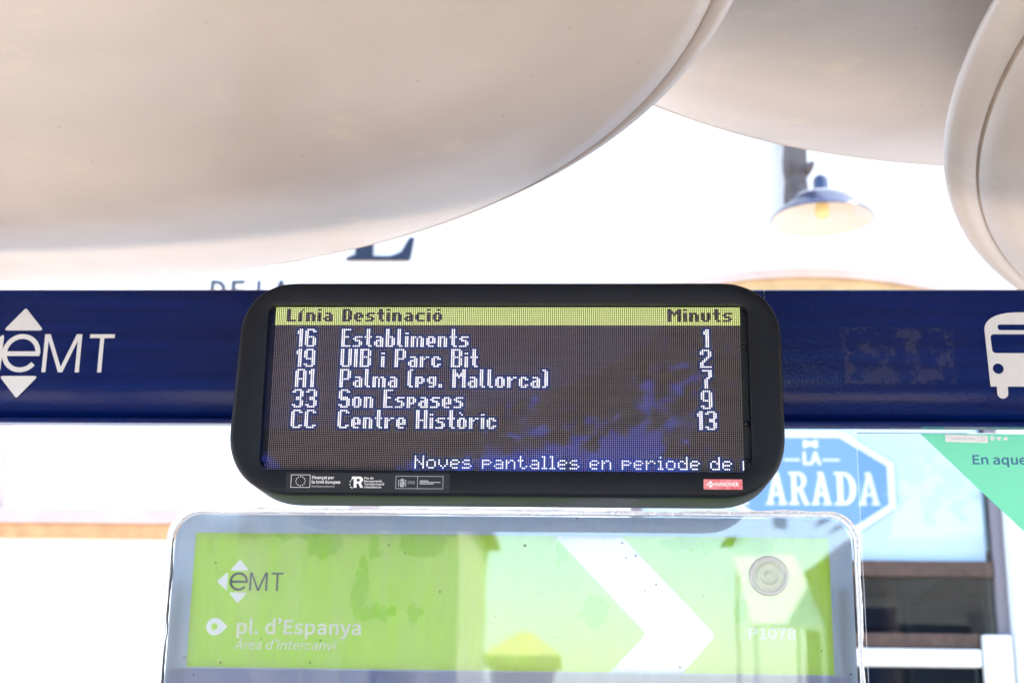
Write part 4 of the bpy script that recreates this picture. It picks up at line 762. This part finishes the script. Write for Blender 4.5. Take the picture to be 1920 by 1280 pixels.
gap.sort(key=lambda q: q[1]); gp = [(x+.0085+.0012*math.sin(i*.4)+random.uniform(-.0008, .0008), .0425, z) for i, (x, z) in enumerate(gap) if z < 1.995]
link('dark_gap', bm_mesh(tube(gp, .0022, 6, False, [.0012+.0014*abs(math.sin(i*.13)) for i in range(len(gp))])), M_rubber, panel, True)
M_dome = glassmat('clear_dome', 1.5, 2.5, (.93, .95, .97), .03, .03)
def face_lathe(prof, x, y, z, n=48):
    me = bm_mesh(lathe(prof, (0, 0, 0), n)); me.transform(Matrix.Translation((x, y, z)) @ Matrix.Rotation(R_(90), 4, 'X')); return me
M_cap = pmat('clear_cap', (.88, .90, .92), .15, .6, trans=.5)
cap_ = link('fixing_cap', face_lathe([(.042, 0), (.041, .004), (.036, .006), (.034, .0035), (.027, .0035), (.0255, .0055), (.019, .0055), (.018, .004), (.009, .0042), (.007, .006), (0, .006)], .396, .0395, 1.923), M_cap, panel, True)
link('cap_washer', face_lathe([(.0385, .0), (.0385, .001), (.033, .001)], .396, .0478, 1.923), M_steel, cap_)
for x in (-.868, .552):
    bm = bmesh.new(); add_box(bm, x-.012, x+.012, .058, .085, .001, 1.90, .004); link('leg', bm_mesh(bm), M_steel, panel)

# ------------------------------------------------------------------ teal poster stuck on the shelter glass
po = thing('teal_poster', 'teal poster with diagonal edge and grey-blue words on shelter glass', 'poster', (1.1, .064, 1.5))
M_teal, *_ = sheet_mat('teal_film', (.36, .88, .70), .5)
YO = .0655
link('film', flat([[(.737, 2.236), (1.46, 1.492), (1.46, 2.236)]], YO, .0005), M_teal, po)
link('white_strip', flat([[(.790, 2.218), (.881, 2.216), (.881, 2.2325), (.790, 2.2345)]], YO-.0005, .0003), M_white_print, po)
M_pgrey = pmat('pale_grey_print', (.50, .55, .58), .5, .3); M_pblue = pmat('slate_blue_print', (.06, .17, .33), .5, .3)
ms = [flat([rr(.803, .827, 2.2246, 2.2262, .0004, 2)], YO-.0008, .0002), flat([rr(.8305, .8318, 2.222, 2.229, .0004, 2)], YO-.0008, .0002), flat([rr(.835, .854, 2.2242, 2.2258, .0004, 2)], YO-.0008, .0002), flat([rr(.8605, .8613, 2.2168, 2.2325, .0002, 2)], YO-.0008, .0002), flat([ellipse(.870, 2.2248, .0045, .0045, 14), ellipse(.870, 2.2248, .0034, .0034, 14)], YO-.0008, .0002)]
link('strip_print', join(ms), M_pgrey, po)
heart = [(x_*.0052+.9045, z_*.0052+2.2262) for x_, z_ in ((0, -1), (.9, -.1), (1, .4), (.8, .8), (.4, .85), (0, .45), (-.4, .85), (-.8, .8), (-1, .4), (-.9, -.1))]
thumb = [(x_*.0052+.9200, z_*.0052+2.2262) for x_, z_ in ((-1, -.8), (-.5, -.8), (-.5, -.65), (.6, -.8), (1, .2), (.3, .25), (.35, 1), (0, 1), (-.45, .2), (-1, .2))]
zero = [ellipse(.8905, 2.2262, .0045, .0055, 18), ellipse(.8905, 2.2262, .0011, .0018, 10)]
link('icon', flat(zero, YO-.0005, .0003), M_white_print, po); link('icon', flat([heart], YO-.0005, .0003), M_white_print, po); link('icon', flat([thumb], YO-.0005, .0003), M_white_print, po)
link('lettering', text('En aque', .846, .9600, 2.1695, .0195, YO-.0005, .03, thick=.0003), M_pblue, po)

# ------------------------------------------------------------------ the street behind the camera (seen in the reflections)
M_cream = pmat('cream_render', (.34, .31, .27), .85, .2, var=.15, vscale=.8)
M_greyr = pmat('grey_render', (.045, .043, .046), .85, .2, var=.15, vscale=.8)
M_yel = pmat('yellow_render', (.60, .47, .24), .8, .2, var=.1, vscale=1)
M_tile = pmat('roof_tile', (.14, .06, .04), .8, .2, var=.35, vscale=3, bump=.4, bscale=14)
M_dark = pmat('dark_opening', (.02, .02, .024), .4, .4)
M_shut = pmat('green_shutter', (.06, .13, .10), .6, .3)
def house(label, x0, x1, y, dep, h, wall, over=.35, roof_h=1.0, doors=(), wins=(), rmat=None):
    t = thing('street_house', label, 'building', ((x0+x1)/2, y, 0))
    link('wall', flat([[(x0, -.12), (x1, -.12), (x1, h), (x0, h)]]+[list(q) for q in list(doors)+list(wins)], y, .4), wall, t)
    box('wall', x0, x1, y-dep, y-.41, -.12, h, wall, t)
    bm = bmesh.new(); a = [(x0-over, y+over, h), (x1+over, y+over, h), (x1+over, y-dep-over, h), (x0-over, y-dep-over, h)]
    e = [(x0-over, y+over, h+.18), (x1+over, y+over, h+.18), (x1+over, y-dep-over, h+.18), (x0-over, y-dep-over, h+.18)]
    ins = min(dep, x1-x0)*.5; r = [(x0+ins*.8, y-dep/2, h+roof_h), (x1-ins*.8, y-dep/2, h+roof_h)]
    A = [bm.verts.new(v) for v in a]; E = [bm.verts.new(v) for v in e]; Rr = [bm.verts.new(v) for v in r]
    for i in range(4): bm.faces.new((A[i], A[(i+1) % 4], E[(i+1) % 4], E[i]))
    bm.faces.new(A[::-1]); bm.faces.new((E[0], E[1], Rr[1], Rr[0])); bm.faces.new((E[1], E[2], Rr[1])); bm.faces.new((E[2], E[3], Rr[0], Rr[1])); bm.faces.new((E[3], E[0], Rr[0]))
    link('roof', bm_mesh(bm), rmat or M_tile, t)
    for q in list(doors)+list(wins):
        link('window', flat([list(q)], y-.25, .03), M_dark, t)
    return t
rectq = lambda x, z, w, h: [(x, z), (x+w, z), (x+w, z+h), (x, z+h)]
archq = lambda x, z, w, h: [(x, z), (x+w, z)]+[(x+w/2+w/2*math.cos(R_(a)), z+h+w*.35*math.sin(R_(a))) for a in range(0, 181, 12)]
house('grey house with brown tiled eaves and a dark arch', 6.4, 24, -30, 9, 5.7, M_greyr, doors=[archq(10.6, .2, 5.2, 3.6), archq(17.6, .2, 4.2, 3.0)], wins=[rectq(7.4, 1.2, 1.6, 2.4)])
house('long pale brown house with a row of dark ground floor windows', -27, -2.9, -31, 10, 7.0, M_cream, doors=[archq(-8, .1, 2.2, 1.6)], wins=[rectq(x, 1.0, 1.1, 1.9) for x in (-24.5, -21, -17.5, -14, -10.5, -5)])
house('small yellow kiosk house with yellow pyramid roof', -1.85, -.55, -27, 2.0, 2.9, M_yel, .15, .75, doors=[rectq(-1.5, .1, .7, 1.9)], rmat=M_yel)
wk = thing('market_pavilion', 'white sloped roof pavilion on slim posts', 'pavilion', (4.6, -30, 0))
bm = bmesh.new(); add_box(bm, 3.9, 5.5, -34, -30, 0, .1)
for v in bm.verts: v.co.z += 3.9+(-30-v.co.y)*.52
link('roof', bm_mesh(bm), M_white, wk)
for x, y, z in ((3.95, -30.1, 3.9), (5.42, -30.1, 3.9), (3.95, -33.9, 5.9), (5.42, -33.9, 5.9)): box('post', x, x+.08, y, y+.08, -.1, z, M_white, wk)
# street trees
M_leaf = pmat('leaf', (.060, .095, .025), .6, .3, var=.5, vscale=1.2, vcol=(.03, .06, .015)); M_bark = pmat('bark', (.13, .10, .075), .9, .2, var=.5, vscale=8, bump=.6, bscale=20)
def tree(label, x, cx, y, h, r, zc, rz, seed, n, nc=34, ls=1.0):
    rnd = random.Random(seed); t = thing('street_tree', label, 'tree', (x, y, 0), 'street trees behind the viewer')
    bm = tube([(x, y, -.12), (x+.05, y, h*.3), (x-.03, y+.04, h*.55)], .16, 10, False, [.2, .15, .11])
    for k in range(6):
        a = k*1.05+rnd.uniform(-.3, .3); z0 = h*rnd.uniform(.38, .53); q = r*rnd.uniform(.5, .8)
        b2 = tube([(x, y, z0), (x+q*.5*math.cos(a), y+q*.5*math.sin(a), z0+h*.13), (x+q*math.cos(a), y+q*math.sin(a), min(zc, z0+h*.30))], .05, 6, False, [.075, .05, .02])
        me = bpy.data.meshes.new('q'); b2.to_mesh(me); b2.free(); bm.from_mesh(me); bpy.data.meshes.remove(me)
    link('trunk', bm_mesh(bm), M_bark, t, True)
    cl = []
    while len(cl) < nc:
        u = Vector((rnd.uniform(-1, 1), rnd.uniform(-1, 1), rnd.uniform(-1, 1)))
        if abs(u.x)**4+u.y**2+abs(u.z)**4 < 1: cl.append((Vector((cx+u.x*r, y+u.y*r*.6, zc+u.z*rz)), min(r, 2.6)*rnd.uniform(.2, .36)))
    bm = bmesh.new()
    for i in range(n):
        c, q = cl[i % len(cl)]; u = Vector((rnd.gauss(0, .5), rnd.gauss(0, .5), rnd.gauss(0, .5))); p = c+u*min(q, .8)
        a = Vector((rnd.uniform(-1, 1), rnd.uniform(-1, 1), rnd.uniform(-.6, .6))).normalized(); b = a.cross(Vector((rnd.uniform(-1, 1), rnd.uniform(-1, 1), rnd.uniform(-1, 1)))).normalized(); s_ = rnd.uniform(.05, .10)*ls
        bm.faces.new([bm.verts.new(p+a*s_), bm.verts.new(p+b*s_*.55), bm.verts.new(p-a*s_), bm.verts.new(p-b*s_*.55)])
    me = bpy.data.meshes.new('crown'); bm.to_mesh(me); bm.free(); link('crown', me, M_leaf, t)
tree('wide dense tree with dark leaves, added to darken the display reflection', -5.2, -4.6, -13.5, 8.9, 5.2, 7.1, 2.5, 3, 24000, 150, 2.0)  # unseen tree, added so the display's left half reflects something dim
tree('narrow street tree with sky showing between its leaves', 3.3, 2.2, -13.0, 8.8, 2.5, 6.95, 2.4, 5, 9500, 80, 1.9)
